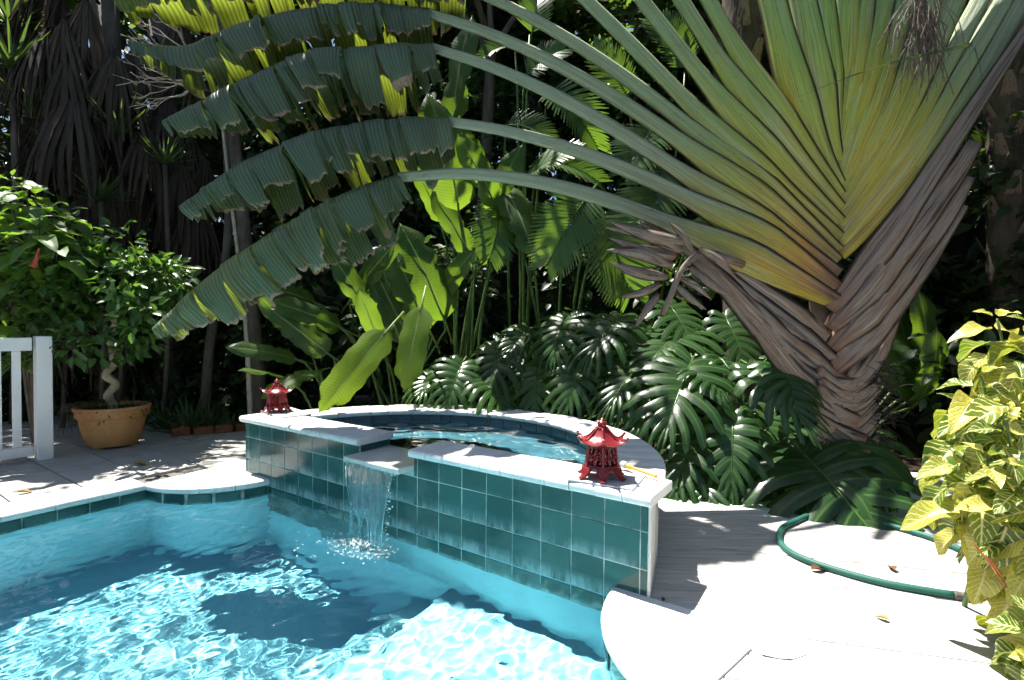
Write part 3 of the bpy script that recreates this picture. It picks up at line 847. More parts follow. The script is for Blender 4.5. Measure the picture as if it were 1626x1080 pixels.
for i, (c, age) in enumerate(LEFT):
    tipY = PALM_Y - 0.12 + 0.10 * i if i < 5 else PALM_Y + 0.3
    w = (0.15, 0.33 - 0.006 * i, 0.14, 0.085) if i < 9 else (0.15, 0.32, 0.24, 0.17)
    _, STALK['L%d' % i] = sheath(c, (PALM_Y - 0.06 + (480 - c[0][1]) * 0.0011, tipY), w, M_SHEATH, age, n=26, side=1, smooth=i < 9)
for i, (c, age) in enumerate(RIGHT):
    w = (0.15, 0.33 - 0.008 * i, 0.17, 0.10) if i < 3 else (0.15, 0.33, 0.25, 0.18)
    _, STALK['R%d' % i] = sheath(c, (PALM_Y - 0.055 + (480 - c[0][1]) * 0.0011, PALM_Y + 0.25), w, M_SHEATH, age, n=24, side=-1, smooth=True)
# dry sheaths: low on the left, the right flank, and the boots of the trunk
DRY = [
    ([(1335, 556), (1280, 524), (1210, 470), (1150, 428), (1080, 378), (1015, 352)], 1, (0.12, 0.30, 0.22, 0.06), -0.07),
    ([(1337, 585), (1285, 556), (1220, 505), (1160, 452), (1098, 400), (1050, 376)], 1, (0.14, 0.32, 0.26, 0.06), -0.09),
    ([(1345, 614), (1300, 594), (1245, 552), (1195, 500), (1140, 440), (1100, 406)], 1, (0.16, 0.34, 0.28, 0.12), -0.12),
    ([(1352, 645), (1312, 632), (1270, 600), (1234, 556), (1195, 505), (1165, 472)], 1, (0.16, 0.32, 0.25, 0.10), -0.15),
    ([(1362, 675), (1324, 664), (1292, 636), (1266, 600), (1232, 552)], 1, (0.18, 0.28, 0.22, 0.08), -0.19),
    ([(1374, 708), (1340, 700), (1312, 678), (1292, 645), (1268, 606)], 1, (0.20, 0.26, 0.20, 0.05), -0.24),
    ([(1318, 492), (1368, 432), (1435, 342), (1520, 212), (1640, 30)], -1, (0.12, 0.25, 0.18, 0.09), -0.07),
    ([(1318, 522), (1376, 458), (1444, 372), (1512, 282), (1548, 225)], -1, (0.12, 0.30, 0.27, 0.13), -0.09),
    ([(1320, 552), (1380, 490), (1444, 412), (1505, 335), (1538, 280)], -1, (0.12, 0.30, 0.27, 0.11), -0.105),
    ([(1324, 586), (1376, 532), (1425, 470), (1475, 405), (1530, 325)], -1, (0.14, 0.28, 0.24, 0.09), -0.12),
    ([(1338, 622), (1376, 580), (1404, 530), (1425, 480), (1445, 440)], -1, (0.14, 0.24, 0.20, 0.05), -0.11),
]
for c, sd, w, dy in DRY:
    sheath(c, (PALM_Y + dy, PALM_Y + dy * 0.5 + 0.02), w, M_DEAD, 1.0, n=18, name='dry_leaf_base', thick=0.28, side=sd, rag=0.08)
def build_palm_trunk():
    mb = MB()
    c = [at(1350, 790, PALM_Y + 0.05), at(1348, 700, PALM_Y + 0.05), at(1342, 640, PALM_Y + 0.05), at(1330, 560, PALM_Y + 0.08), at(1322, 470, PALM_Y + 0.12)]
    pts = curve(c, 16); rows, uvs, ts = [], [], []
    for i, p in enumerate(pts):
        r = lerp(0.26, 0.20, i / 16) * (1 + 0.05 * math.sin(i * 2.1))
        rows.append([p + Vector((r * math.cos(a), 0.7 * r * math.sin(a), 0)) for a in [2 * math.pi * k / 20 for k in range(20)]])
        uvs.append([(k / 20 * 2, i / 16) for k in range(20)]); ts.append([(0.4, 1, 0)] * 20)
    mb.grid(rows, uvs, ts, close=True)
    obj('trunk', mb, M_DEAD, palm)
    # overlapping boots up the middle of the trunk
    for i in range(8):
        y0 = 712 - i * 15 + PR.uniform(-3, 3); k = PR.uniform(-8, 8)
        cc = [(1288 + i * 2 + k * 0.3, y0 - 22), (1318 + k, y0 + 4), (1350 + k, y0 + 9), (1374 + k, y0 - 4), (1394 + k * 0.6, y0 - 24)]
        sheath(cc, (PALM_Y - 0.24 + 0.010 * i, PALM_Y - 0.10), (0.06, 0.15, 0.17, 0.05), M_DEAD, 1.0, n=12, name='dry_leaf_base', thick=0.35, side=1, rag=0.05)
    fb = MB()
    for i in range(160):
        x = PR.gauss(1392, 10); y = PR.uniform(575, 700); p = at(x, y, PALM_Y - 0.12 + PR.uniform(-0.06, 0.1)); q = p + Vector((PR.uniform(-0.02, 0.16), PR.uniform(-0.12, 0.02), PR.uniform(-0.14, 0.05)))
        fb.tube(curve([p, p.lerp(q, 0.5) + Vector((0.02, 0, 0.02)), q], 3), 0.0028, 4, cap=False, t=(PR.random(), 1, 0))
    o = obj('trunk_fibre', fb, M_BARK_DARK, palm); o['kind'] = 'stuff'
build_palm_trunk()

def blade(path, wf, wb, name='leaf_blade', mat=None, seed=0, strips=30, outdir=None, dry=0.5, upf=-5, droop=98, sweep=-0.3):
    """hanging paddle blade torn into strips. path runs base to tip; wf, wb lamina widths (m) of the near and far half"""
    r = random.Random(seed); mb = MB()
    pts = curve(path, strips * 2)
    n = len(pts)
    out0 = Vector(outdir) if outdir else Vector((-0.15, -1, 0))
    def prof(s): return (0.50 + 0.5 * sstep(0, 0.14, s)) * (1 - 0.62 * sstep(0.72, 1.0, s)) * (1 - 0.10 * sstep(0.45, 0.75, s))
    # midrib
    rad = [lerp(0.042, 0.007, i / (n - 1)) for i in range(n)]
    for side, W in ((1, wf), (-1, wb)):
        k = 0
        while k < strips:
            g = r.choice((1, 1, 2, 2, 3, 4, 5)); g = min(g, strips - k)
            lenj = r.uniform(0.78, 1.10); drj = r.uniform(-16, 14); swj = sweep + r.uniform(-0.10, 0.12)
            up0 = upf + r.uniform(-6, 6); curl = r.uniform(0.40, 0.75); dryj = r.uniform(0.95, 0.995) - (0.05 if r.random() < 0.2 else 0)
            tone = r.random(); split = r.uniform(0.03, 0.5); narj = r.choice((0.05, 0.1, 0.18, 0.32)); bump_ = r.uniform(0.01, 0.035) * (1 if r.random() < 0.8 else -1); tw = r.uniform(-0.5, 0.5)
            rows, uvs, ts = [], [], []
            M = 11; cols = g * 2 + 1
            grid_pts = [[None] * cols for _ in range(M + 1)]
            for j in range(cols):
                ii = k * 2 + j
                s = ii / (n - 1); p0 = pts[ii]
                m = (pts[min(n - 1, ii + 1)] - pts[max(0, ii - 1)]).normalized()
                o = (out0 * side); o = (o - m * o.dot(m)); o.z = 0 if abs(m.z) < 0.9 else o.z; o.normalize()
                dn = Vector((0, 0, -1)); dn = (dn - m * dn.dot(m) * 0.6).normalized()
                L = W * prof(s) * lenj * (1 + 0.03 * math.sin(j * 2.3 + tone * 20))
                p = p0 + o * (rad[ii] * 0.8); step = L / M
                cfrac = (j / (cols - 1) - 0.5) * 2
                for i in range(M + 1):
                    t = i / M
                    grid_pts[i][j] = (p.copy(), cfrac, t, m, o)
                    th = RAD(lerp(up0, droop + drj + tw * 30 * cfrac, min(1, t / curl) ** 0.8))
                    dirv = o * math.cos(th) + dn * math.sin(th) + m * (swj * (0.4 + 0.6 * t))
                    p = p + dirv.normalized() * step
            for i in range(M + 1):
                row, ur, tr = [], [], []
                ctr = grid_pts[i][cols // 2][0]
                for j in range(cols):
                    p, cf, t, m, o = grid_pts[i][j]
                    nar = 1 - narj * sstep(split, 1.0, t) - 0.10 * max(0, t - 0.9) * 10 * abs(cf) * (tone - 0.3)
                    q = ctr.lerp(p, nar)
                    q = q + o * (bump_ * (1 - cf * cf) * sstep(0.1, 0.5, t)) 
                    if i == M: q = q + Vector((r.uniform(-.012, .012), r.uniform(-.02, .02), r.uniform(-0.012, 0.03)))
                    row.append(q); ur.append(((k * 2 + j) / 2.0, t)); tr.append((tone * 0.8 + 0.1, 0.9 if t > dryj else 0.5 * sstep(0.8, 1.0, t) * 0.6, 0))
                rows.append(row); uvs.append(ur); ts.append(tr)
            mb.grid(rows, uvs, ts)
            k += g
    mb.tube(pts, rad, 6, t=(0.9, 0, 0))
    return obj(name, mb, mat or M_BLADE, palm)

def bpath(px, Y0, Y1):
    n = len(px); return [at(x, y, lerp(Y0, Y1, i / (n - 1))) for i, (x, y) in enumerate(px)]
BL = [
    ([(636, 283), (560, 308), (470, 352), (390, 402), (320, 455), (246, 520)], 4.42, 4.20, 0.62, 0.60, 0),
    ([(714, 194), (620, 196), (520, 212), (430, 244), (355, 284), (288, 328)], 4.52, 4.32, 0.58, 0.66, 1),
    ([(688, 77), (590, 82), (490, 92), (410, 124), (340, 158), (262, 194)], 4.62, 4.46, 0.62, 0.64, 2),
    ([(682, 21), (590, 14), (480, 22), (380, 48), (300, 78), (206, 66)], 4.72, 4.62, 0.46, 0.72, 3),
    ([(737, -22), (640, -58), (520, -62), (400, -45), (290, -22), (186, -2)], 4.85, 4.75, 0.66, 0.7, 4),
]
for px, Y0, Y1, wf, wb, i in BL:
    blade(bpath(px, Y0, Y1), wf, wb, mat=M_BLADE if i < 3 else M_BLADE_Y if i == 4 else M_BLADE, seed=100 + i, strips=44)
# blades above the frame
def upper(key, d, L, seed, w=0.42):
    p = STALK[key]; b = p[-1]; v = (p[-1] - p[-4]).normalized()
    v = (v + Vector(d)).normalized()
    pts = [b, b + v * L * 0.3, b + v * L * 0.6 + Vector((d[0] * 0.15, 0, -0.12)) * L, b + v * L * 0.85 + Vector((d[0] * 0.4, 0, -0.34)) * L]
    blade(pts, w, w, seed=seed, strips=22, outdir=(0.1, -1, 0.1), droop=38, upf=10, sweep=0.4)
for key, d in (('L5', (-0.4, 0, 0)), ('L6', (-0.3, 0, 0.1)), ('L10', (0, 0, 0.2)), ('R8', (0.1, 0, 0.2)), ('R6', (0.1, 0.1, 0.2)), ('R4', (0.2, 0.1, 0.1)), ('R2', (0.3, 0.2, 0)), ('R0', (0.4, 0.3, -0.1))):
    upper(key, d, 2.3, hash(key) % 97 if False else sum(map(ord, key)))

# dried flower head under the lowest left stalk: boat-shaped bracts in two ranks
def build_flower_head():
    stem = curve([at(1180, 420, 4.32), at(1120, 402, 4.25), at(1085, 425, 4.2), at(1065, 470, 4.18), at(1052, 500, 4.18)], 12)
    mb = MB(); mb.tube(stem, [0.035] * 5 + [0.026] * 8, 8, t=(0.2, 1, 0))
    o = obj('dried_flower_stem', mb, M_DEAD, palm)
    tips = [((1090, 385), (968, 352)), ((1082, 398), (962, 362)), ((1072, 408), (966, 378)), ((1068, 422), (962, 397)), ((1060, 440), (968, 417)), ((1100, 400), (1062, 352)),
            ((1095, 425), (1162, 472)), ((1078, 440), (1130, 476)), ((1048, 452), (984, 472)), ((1046, 468), (1008, 520)), ((1070, 450), (1122, 492)), ((1110, 395), (1170, 442))]
    for j, (a, b) in enumerate(tips):
        P0, P1 = at(*a, 4.2), at(*b, 4.12 + 0.03 * (j % 3))
        L = (P1 - P0).length
        midp = (P0 + P1) / 2 + Vector((0, -0.03, 0.03 if j % 2 else -0.035)) * (L / 0.6)
        pts = curve([P0, midp, P1], 10); m = MB(); rows, uvs, ts = [], [], []
        for i, p in enumerate(pts):
            s = i / 10; w = 0.058 * (math.sin(math.pi * min(1, s * 0.9 + 0.1)) ** 0.8 + 0.03) * (1 - s * 0.35) * min(1.15, L / 0.5)
            d = (pts[min(10, i + 1)] - pts[max(0, i - 1)]).normalized(); side = d.cross(Vector((0, 1, 0))).normalized()
            rows.append([p + side * (w * c) + Vector((0, -1, 0)) * (w * 0.9 * (1 - c * c)) for c in (-1, -0.6, -0.2, 0.2, 0.6, 1)])
            uvs.append([(c, s) for c in (0, 0.2, 0.4, 0.6, 0.8, 1)]); ts.append([(j * 0.083, 1, 0)] * 6)
        m.grid(rows, uvs, ts)
        obj('dried_bract', m, M_DEAD, o)
build_flower_head()
def build_fibre():
    rr = random.Random(66); m = MB()
    for i in range(130):
        x = rr.gauss(1462, 16); y = rr.uniform(-30, 60); Y = PALM_Y - 0.22 + rr.uniform(-0.08, 0.1)
        p = at(x, y, Y); q = at(x + rr.gauss(-6, 22), y + rr.uniform(30, 110), Y + rr.uniform(-0.05, 0.1))
        m.tube(curve([p, p.lerp(q, 0.5) + Vector((rr.uniform(-0.05, 0.05), -0.03, 0.03)), q], 4), 0.004, 4, cap=False, t=(rr.random(), 1, 0))
    o = obj('dry_fibre', m, M_DEAD, palm); o['kind'] = 'stuff'
    for a, b, w in (((1545, 70), (1240, 165), 0.016), ((1548, 75), (1562, 190), 0.014), ((1540, 70), (1532, 250), 0.010)):
        A, B = at(*a, PALM_Y - 0.3), at(*b, PALM_Y - 0.34); pts = curve([A, A.lerp(B, 0.5) + Vector((0, -0.02, 0.05)), B], 8); mm = MB()
        mm.grid([[p + Vector((0, 0, w * (1 - k / 8))), p - Vector((0.3 * w, 0, w * (1 - k / 8)))] for k, p in enumerate(pts)])
        obj('loose_strap', mm, M_SHEATH if False else M_BLADE, palm)
build_fibre()

# ------------------------------------------------------------------ leaf shapes (unit length along +Y, facing +Z)
def simple_leaf(w=0.3, nl=5, fold=0.25, droop=0.25, wave=0.0, tip=1.0, seed=0, across=2, base=0.03, pw=0.75):
    m = MB(); r = random.Random(seed); rows, uvs = [], []
    for i in range(nl + 1):
        t = i / nl
        hw = w * (math.sin(math.pi * min(1, t ** 0.8)) ** pw) * (1 - 0.15 * t) + (base if i == 0 else 0) * 0.2
        if i == nl: hw = 0.002
        row = []
        for k in range(-across, across + 1):
            c = k / across
            z = fold * abs(c) * hw - droop * t * t + wave * math.sin(t * 9 + (1 if c > 0 else 2.6) + seed) * hw * abs(c)
            row.append((c * hw, t - 0.06 * abs(c) * hw, z))
        rows.append(row); uvs.append([((k / across + 1) / 2, t) for k in range(-across, across + 1)])
    m.grid(rows, uvs); return m
def paddle_leaf(w=0.16, nl=16, droop=0.35, fold=0.35, wave=0.12, seed=0, stalk=0.25, tears=0):
    """banana or heliconia leaf with its stalk at the -Y end"""
    m = MB(); r = random.Random(seed); rows, uvs, ts = [], [], []
    tl = [r.uniform(0.2, 0.9) for _ in range(tears)]
    for i in range(nl + 1):
        t = i / nl
        hw = w * (min(1, t / 0.13) ** 0.6) * (1 - max(0, (t - 0.72) / 0.28) ** 2.2)
        hw = max(hw, 0.003)
        row = []
        for k in range(-3, 4):
            c = k / 3
            hh = hw * (1 - 0.05 * math.sin(t * 31 + k + seed) - (0.35 if any(abs(t - q) < 0.03 for q in tl) and abs(k) == 3 else 0))
            z = -fold * (c * c) * hw + (0.5 * abs(c) * hw * 0.6) - droop * t * t + wave * math.sin(t * 13 + seed + (0 if c > 0 else 2)) * hw * c * c
            row.append((c * hh, t - 0.03 * abs(c), z))
        rows.append(row); uvs.append([((k + 3) / 6, t) for k in range(-3, 4)]); ts.append([(r.random() * 0.1, 0.7 if (abs(k) == 3 and r.random() < 0.12) else 0, 0) for k in range(-3, 4)])
    m.grid(rows, uvs, ts)
    m.tube([(0, -stalk, 0), (0, 0, -0.004), (0, 0.5, -0.125 * droop * 2 - 0.006), (0, 0.98, -droop * 0.96)], [0.013, 0.012, 0.007, 0.002], 6, t=(0.9, 0, 0))
    for i in range(len(m.uv) - 24, len(m.uv)): m.uv[i] = (0.5, 0.5)
    return m
def monstera_leaf(seed=0, nl=9):
    r = random.Random(seed); m = MB()
    lens = [0.30, 0.43, 0.50, 0.53, 0.52, 0.48, 0.41, 0.32, 0.20]
    for side in (-1, 1):
        def bcurve(f, L):
            y0 = 0.02 + 0.93 * max(0, f) ** 1.12
            ang = RAD(lerp(150, 12, min(1, max(0, f)) ** 0.72))
            pts = []; p = [0.0, y0]; n = 7
            for i in range(n + 1):
                pts.append((p[0], p[1]))
                a = ang - RAD(26) * (i / n)
                p = [p[0] + math.sin(a) * L / n, p[1] + math.cos(a) * L / n]
            return pts
        for i in range(nl):
            f0, f1 = i / nl, (i + 1) / nl
            L = lens[i] * r.uniform(0.95, 1.05)
            B0, B1 = bcurve(f0, L), bcurve(f1, L)
            ts_ = r.uniform(0.22, 0.40) if 0 < i < nl - 1 else 0.45
            n = len(B0) - 1; rows, uvs, tt = [], [], []
            dz = r.uniform(-0.03, 0.03)
            for k in range(n + 1):
                t = k / n
                cx, cy_ = (B0[k][0] + B1[k][0]) / 2, (B0[k][1] + B1[k][1]) / 2
                sh = 1.0 if t < ts_ else lerp(0.90, 0.60, sstep(ts_, min(1, ts_ + 0.30), t))
                if k == n: sh *= 0.40
                if k == n - 1: sh *= 0.92
                row = []
                for c, (bx, by) in ((-1, B0[k]), (0, None) if False else (0, (cx, cy_)), (1, B1[k])):
                    x, y = cx + (bx - cx) * sh, cy_ + (by - cy_) * sh
                    rr_ = math.hypot(x, y - 0.3)
                    z = 0.16 * x - 0.55 * x * x - 0.22 * max(0, y) ** 2 + (0.012 if c == 0 else 0) * (t > 0.1) + dz * t - 0.05 * sstep(0.7, 1, t)
                    row.append((x * side, y, z))
                if side < 0: row = row[::-1]
                rows.append(row)
                uvs.append([(0.5 + side * 0.5 * t, 0.1), (0.5 + side * 0.5 * t, 0.5), (0.5 + side * 0.5 * t, 0.9)]); tt.append([(0.1 * r.random(), 0, 0), (0.1, 0, 1), (0.1 * r.random(), 0, 0)])
            m.grid(rows, uvs, tt)
    m.tube([(0, -0.05, 0.0), (0, 0.3, -0.015), (0, 0.65, -0.09), (0, 0.97, -0.2)], [0.013, 0.011, 0.008, 0.002], 5, t=(0.9, 0, 1))
    return m
def frond(seed=0, n=34, ll=0.34, droop=0.5, vee=0.45, lw=0.016, sag=0.35):
    """feather palm frond, rachis of unit length along +Y"""
    r = random.Random(seed); m = MB()
    def rac(t): return Vector((0.04 * math.sin(t * 2 + seed), t * (1 - 0.12 * t), 0.18 * t - droop * t * t))
    m.tube([rac(i / 10) for i in range(-1, 11)], [lerp(0.013, 0.003, i / 11) for i in range(12)], 6, t=(0.9, 0, 0))
    for i in range(n):
        t = 0.10 + 0.88 * i / (n - 1)
        p = rac(t); d = (rac(t + 0.02) - rac(t - 0.02)).normalized()
        L = ll * (0.55 + 0.45 * math.sin(math.pi * min(1, t * 0.95 + 0.12))) * r.uniform(0.9, 1.05)
        for s in (-1, 1):
            out = Vector((s, 0, 0)); up = out.cross(d) * s
            if up.z < 0: up = -up
            v = (out * math.cos(vee) + up * math.sin(vee) + d * lerp(0.35, 1.1, t) + Vector((0, 0, r.uniform(-0.08, 0.08)))).normalized()
            q = p.copy(); rows, uvs = [], []; K = 5
            wv = d - v * d.dot(v); wv.normalize()
            tone = r.random()
            for k in range(K + 1):
                w = lw * (math.sin(math.pi * (0.12 + 0.86 * k / K)) ** 0.6)
                rows.append([q - wv * w, q + wv * w]); uvs.append([(0.2, k / K), (0.8, k / K)])
                v = (v + Vector((0, 0, -sag / K * (0.4 + k / K)))).normalized(); q = q + v * (L / K)
            m.grid(rows, uvs, [[(tone * 0.5, 0.75 if k == K and tone > 0.6 else 0, 0)] * 2 for k in range(K + 1)])
    return m
def strap_rosette(seed, n=26, L=1.0, w=0.03, up=0.9, arch=0.7):
    r = random.Random(seed); m = MB()
    for i in range(n):
        a = 2.399 * i + r.uniform(-0.2, 0.2); el = lerp(1.35, 0.25, i / n) * up
        v = Vector((math.cos(a) * math.cos(el), math.sin(a) * math.cos(el), math.sin(el)))
        side = Vector((-math.sin(a), math.cos(a), 0)); p = Vector((0, 0, 0)); K = 6; l = L * r.uniform(0.7, 1.05)
        rows = []
        for k in range(K + 1):
            ww = w * (1 - (k / K) ** 2.5) * (0.7 + 0.3 * min(1, k / 1.5)) + 0.001
            nn = side.cross(v)
            rows.append([p - side * ww + nn * ww * 0.4, p, p + side * ww + nn * ww * 0.4])
            v = (v + Vector((0, 0, -arch / K * (k / K)))).normalized(); p = p + v * (l / K)
        tone = r.random()
        m.grid(rows, None, [[(tone, 0, 0)] * 3 for _ in range(K + 1)])
    return m
def cloud(name, tmpl, pos, dirs, nrms, scl, mat, parent=None, loc=None, jitter=0):
    """many copies of a leaf shape in one mesh (a crown)"""
    V = np.array(tmpl.v, np.float64); nv = len(V); N = len(pos)
    d = np.asarray(dirs, float); d /= np.linalg.norm(d, axis=1)[:, None] + 1e-9
    x = np.cross(d, np.asarray(nrms, float)); x /= np.linalg.norm(x, axis=1)[:, None] + 1e-9
    z = np.cross(x, d)
    sc = np.asarray(scl, float)[:, None, None]
    P = (V[None, :, 0:1] * x[:, None, :] + V[None, :, 1:2] * d[:, None, :] + V[None, :, 2:3] * z[:, None, :]) * sc + np.asarray(pos, float)[:, None, :]
    org = origin(parent) if parent else Vector(loc or (0, 0, 0))
    P = P.reshape(-1, 3) - np.array(org)
    rnd = np.random.RandomState(len(pos)).rand(N)
    m = MB(); m.v = P.tolist()
    m.uv = list(tmpl.uv) * N
    m.t = [(float(rnd[i]), 0, 0) for i in range(N) for _ in range(nv)]
    fs = []
    for i in range(N):
        o = i * nv; fs += [tuple(k + o for k in f) for f in tmpl.f]
    m.f = fs; m.mi = [0] * len(fs)
    o = bpy.data.objects.new(name, m.mesh(name, mat, True))
    if not parent: o.location = org
    return _link(o, parent, org)
def clump_points(rs, centres, rad, per, flat=1.0, shell=0.0):
    P = []; C = []
    for c, rr_ in zip(centres, rad):
        v = rs.normal(size=(per, 3)); v /= np.linalg.norm(v, axis=1)[:, None]
        u = rs.rand(per, 1) ** (1 / 3.0 if not shell else 0.18)
        p = v * u * rr_; p[:, 2] *= flat
        P.append(p + np.array(c)); C.append(v)
    return np.concatenate(P), np.concatenate(C)

# ------------------------------------------------------------------ leaf materials
M_MONST = leaf_mat('monstera_leaf', (0.013, 0.040, 0.012), (0.028, 0.07, 0.02), (0.14, 0.30, 0.03), rough=0.27, tfac=0.28, spec=0.5, bump=0.25, vein=(0.065, 0.13, 0.03), spots=0.15)
def m_paddle(name, ca, cb, ta, tb, tf, dark=0.18):
    q = NT(name); u = q.uv(); t = q.tint()
    w = q.math('SINE', q.math('MULTIPLY', q.math('ADD', u[1], q.math('MULTIPLY', q.math('ABSOLUTE', q.math('SUBTRACT', u[0], 0.5)), -0.16)), 210.0))
    n = q.noise(q.coord('Object'), 4, 4)
    f0 = q.math('MULTIPLY_ADD', q.rnd(), 0.5, q.math('MULTIPLY', n, 0.5))
    col = q.mix(f0, ca, cb)
    col = q.mix(q.math('MULTIPLY', q.range(w, -1, 1), dark), col, tuple(x * 0.35 for x in ca))
    mid = q.range(q.math('ABSOLUTE', q.math('SUBTRACT', u[0], 0.5)), 0.010, 0.028, 1, 0)
    col = q.mix(mid, col, (0.34, 0.42, 0.16))
    ed = q.range(q.math('ABSOLUTE', q.math('SUBTRACT', u[0], 0.5)), 0.488, 0.497)
    col = q.mix(q.math('MULTIPLY', ed, 0.7), col, (0.20, 0.07, 0.02))
    tc = q.mix(f0, ta, tb)
    tc = q.mix(q.math('MULTIPLY', q.range(w, -1, 1), 0.3), tc, tuple(x * 0.5 for x in ta))
    tc = q.mix(q.math('MULTIPLY', q.range(q.noise(q.coord('Object'), 7, 5, 0.7), 0.6, 0.72), 0.6), tc, (0.30, 0.22, 0.03))
    tc = q.mix(mid, tc, (0.20, 0.30, 0.05))
    a = q.bsdf(col, 0.4, 0.45, q.bump(w, 0.14, 0.004))
    tr = q.n('ShaderNodeBsdfTranslucent'); q.put(tr.inputs[0], tc)
    ms = q.n('ShaderNodeMixShader'); ms.inputs[0].default_value = tf; q.l(a, ms.inputs[1]); q.l(tr.outputs[0], ms.inputs[2])
    return q.done(ms.outputs[0])
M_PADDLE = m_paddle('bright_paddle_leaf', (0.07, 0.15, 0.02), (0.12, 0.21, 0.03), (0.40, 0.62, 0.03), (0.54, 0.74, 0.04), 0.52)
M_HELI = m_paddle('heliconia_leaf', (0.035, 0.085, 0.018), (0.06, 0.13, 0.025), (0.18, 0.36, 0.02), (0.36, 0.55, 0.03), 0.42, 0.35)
M_ARECA = leaf_mat('feather_palm_leaflet', (0.035, 0.085, 0.018), (0.06, 0.125, 0.03), (0.22, 0.40, 0.03), rough=0.36, tfac=0.33, bump=0.1)
M_GREEN = plain_leaf('garden_leaf', (0.024, 0.06, 0.016), (0.055, 0.11, 0.028), (0.16, 0.29, 0.025), 0.42, 0.33)
M_TREELEAF = leaf_mat('small_tree_leaf', (0.025, 0.07, 0.016), (0.05, 0.115, 0.024), (0.18, 0.36, 0.03), rough=0.36, tfac=0.3, objrnd=False, bump=0.1, mid=(0.11, 0.17, 0.05))
M_TRUMPET = leaf_mat('trumpet_shrub_leaf', (0.05, 0.11, 0.025), (0.085, 0.16, 0.035), (0.25, 0.45, 0.03), rough=0.5, tfac=0.32, mid=(0.16, 0.22, 0.09), bump=0.5)
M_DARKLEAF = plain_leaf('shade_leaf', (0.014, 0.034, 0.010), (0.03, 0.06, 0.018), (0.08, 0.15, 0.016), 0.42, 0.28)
M_STRAP = leaf_mat('strap_leaf', (0.03, 0.06, 0.022), (0.06, 0.10, 0.035), (0.14, 0.24, 0.03), rough=0.4, tfac=0.25, bump=0.1)
M_STALKG = solid('green_stalk', (0.05, 0.10, 0.025), (0.09, 0.16, 0.04), 6, 0.45, 0.1)
M_BARK = solid('grey_bark', (0.055, 0.046, 0.037), (0.13, 0.11, 0.09), 9, 0.85, 0.8, 30, 0.2, stretch=(1, 1, 0.35))
M_PALEBARK = solid('pale_bark', (0.24, 0.19, 0.13), (0.42, 0.35, 0.25), 14, 0.8, 0.8, 45, 0.2)
M_DRYLEAF = leaf_mat('dry_palm_leaf', (0.035, 0.028, 0.022), (0.085, 0.066, 0.052), (0.06, 0.044, 0.027), rough=0.8, tfac=0.2, spec=0.2, objrnd=True, bump=0.4)
M_TWIG = solid('bare_twig_bark', (0.25, 0.21, 0.17), (0.40, 0.35, 0.29), 20, 0.8, 0.3)

# ------------------------------------------------------------------ monstera plants: each leaf placed by its blade base and tip
MON = [monstera_leaf(s).mesh('leaf', M_MONST, True) for s in (1, 2, 3, 4)]
def leaf_plant(root, meshes, specs, roots, stalk_r, stalk_mat, seed, up_bias=0.35, roll=0.0):
    """specs: (base px, tip px, Ybase, Ytip, facing lean). Leaves face the sky and the camera"""
    rr = random.Random(seed)
    for i, (b, t, Yb, Yt, lean) in enumerate(specs):
        B, T = at(*b, Yb + 0.08), at(*t, Yt - rr.uniform(0.12, 0.34))
        d = T - B; L = d.length
        nrm = Vector((rr.uniform(-0.5, 0.5), -0.7 + lean + rr.uniform(-0.2, 0.3), 0.9 + lean + rr.uniform(-0.3, 0.3))).normalized()
        lf = inst('leaf', meshes[rr.randrange(len(meshes))], root, frame(B, d, nrm, (L * rr.uniform(0.75, 1.2) * (1 if rr.random() < 0.5 else -1), L * rr.uniform(0.8, 1.15), L * rr.uniform(0.8, 1.5))))
        R = roots[i % len(roots)]
        m = MB(); m.tube(curve([R, R.lerp(B, 0.55) + Vector((0, 0.06, 0.18)), B - d.normalized() * 0.08 + Vector((0, 0.03, 0.03)), B], 8), [stalk_r * (1.2 - 0.05 * k) for k in range(9)], 6)
        obj('leaf_stalk', m, stalk_mat, root)
def monstera(label, base, specs, seed):
    root = thing('monstera', label, 'monstera', base, 'split-leaf plants behind the spa')
    rr = random.Random(seed)
    roots = [Vector(base) + Vector((rr.uniform(-0.2, 0.2), rr.uniform(-0.15, 0.15), 0)) for _ in range(4)]
    leaf_plant(root, MON, specs, roots, 0.012, M_STALKG, seed)
G0 = -0.06
monstera('split-leaf plant with a huge dark leaf lying over the green hose', (2.55, 4.75, G0), [
    ((1268, 712), (1442, 880), 4.15, 3.32, 0.65), ((1330, 690), (1250, 800), 4.3, 4.0, 0.3), ((1350, 720), (1440, 790), 4.3, 4.05, 0.3), ((1380, 690), (1330, 800), 4.5, 4.2, 0.2), ((1300, 790), (1290, 850), 4.1, 3.95, 0.3)], 31)
monstera('split-leaf plant whose broad leaf hangs beside the right end of the spa', (2.0, 4.95, G0), [
    ((1164, 655), (1160, 795), 4.3, 3.95, 0.15), ((1235, 575), (1290, 640), 4.45, 4.1, 0.35), ((1190, 580), (1285, 655), 4.5, 4.2, 0.35), ((1100, 690), (1062, 780), 4.4, 4.15, 0.2),
    ((1230, 660), (1180, 740), 4.6, 4.4, 0.2), ((1130, 740), (1120, 810), 4.2, 4.05, 0.2), ((1215, 720), (1200, 810), 4.35, 4.2, 0.1)], 32)
monstera('split-leaf plant with sunlit leaves directly behind the right lantern', (1.3, 5.4, G0), [
    ((1100, 570), (1060, 660), 4.75, 4.45, 0.3), ((1050, 600), (1000, 690), 4.85, 4.6, 0.25), ((1105, 580), (1170, 620), 4.8, 4.5, 0.4), ((1020, 570), (950, 640), 5.05, 4.8, 0.2),
    ((1080, 640), (1075, 740), 4.6, 4.4, 0.15), ((1130, 560), (1200, 600), 4.95, 4.7, 0.35), ((1000, 640), (940, 660), 4.95, 4.8, 0.3)], 33)
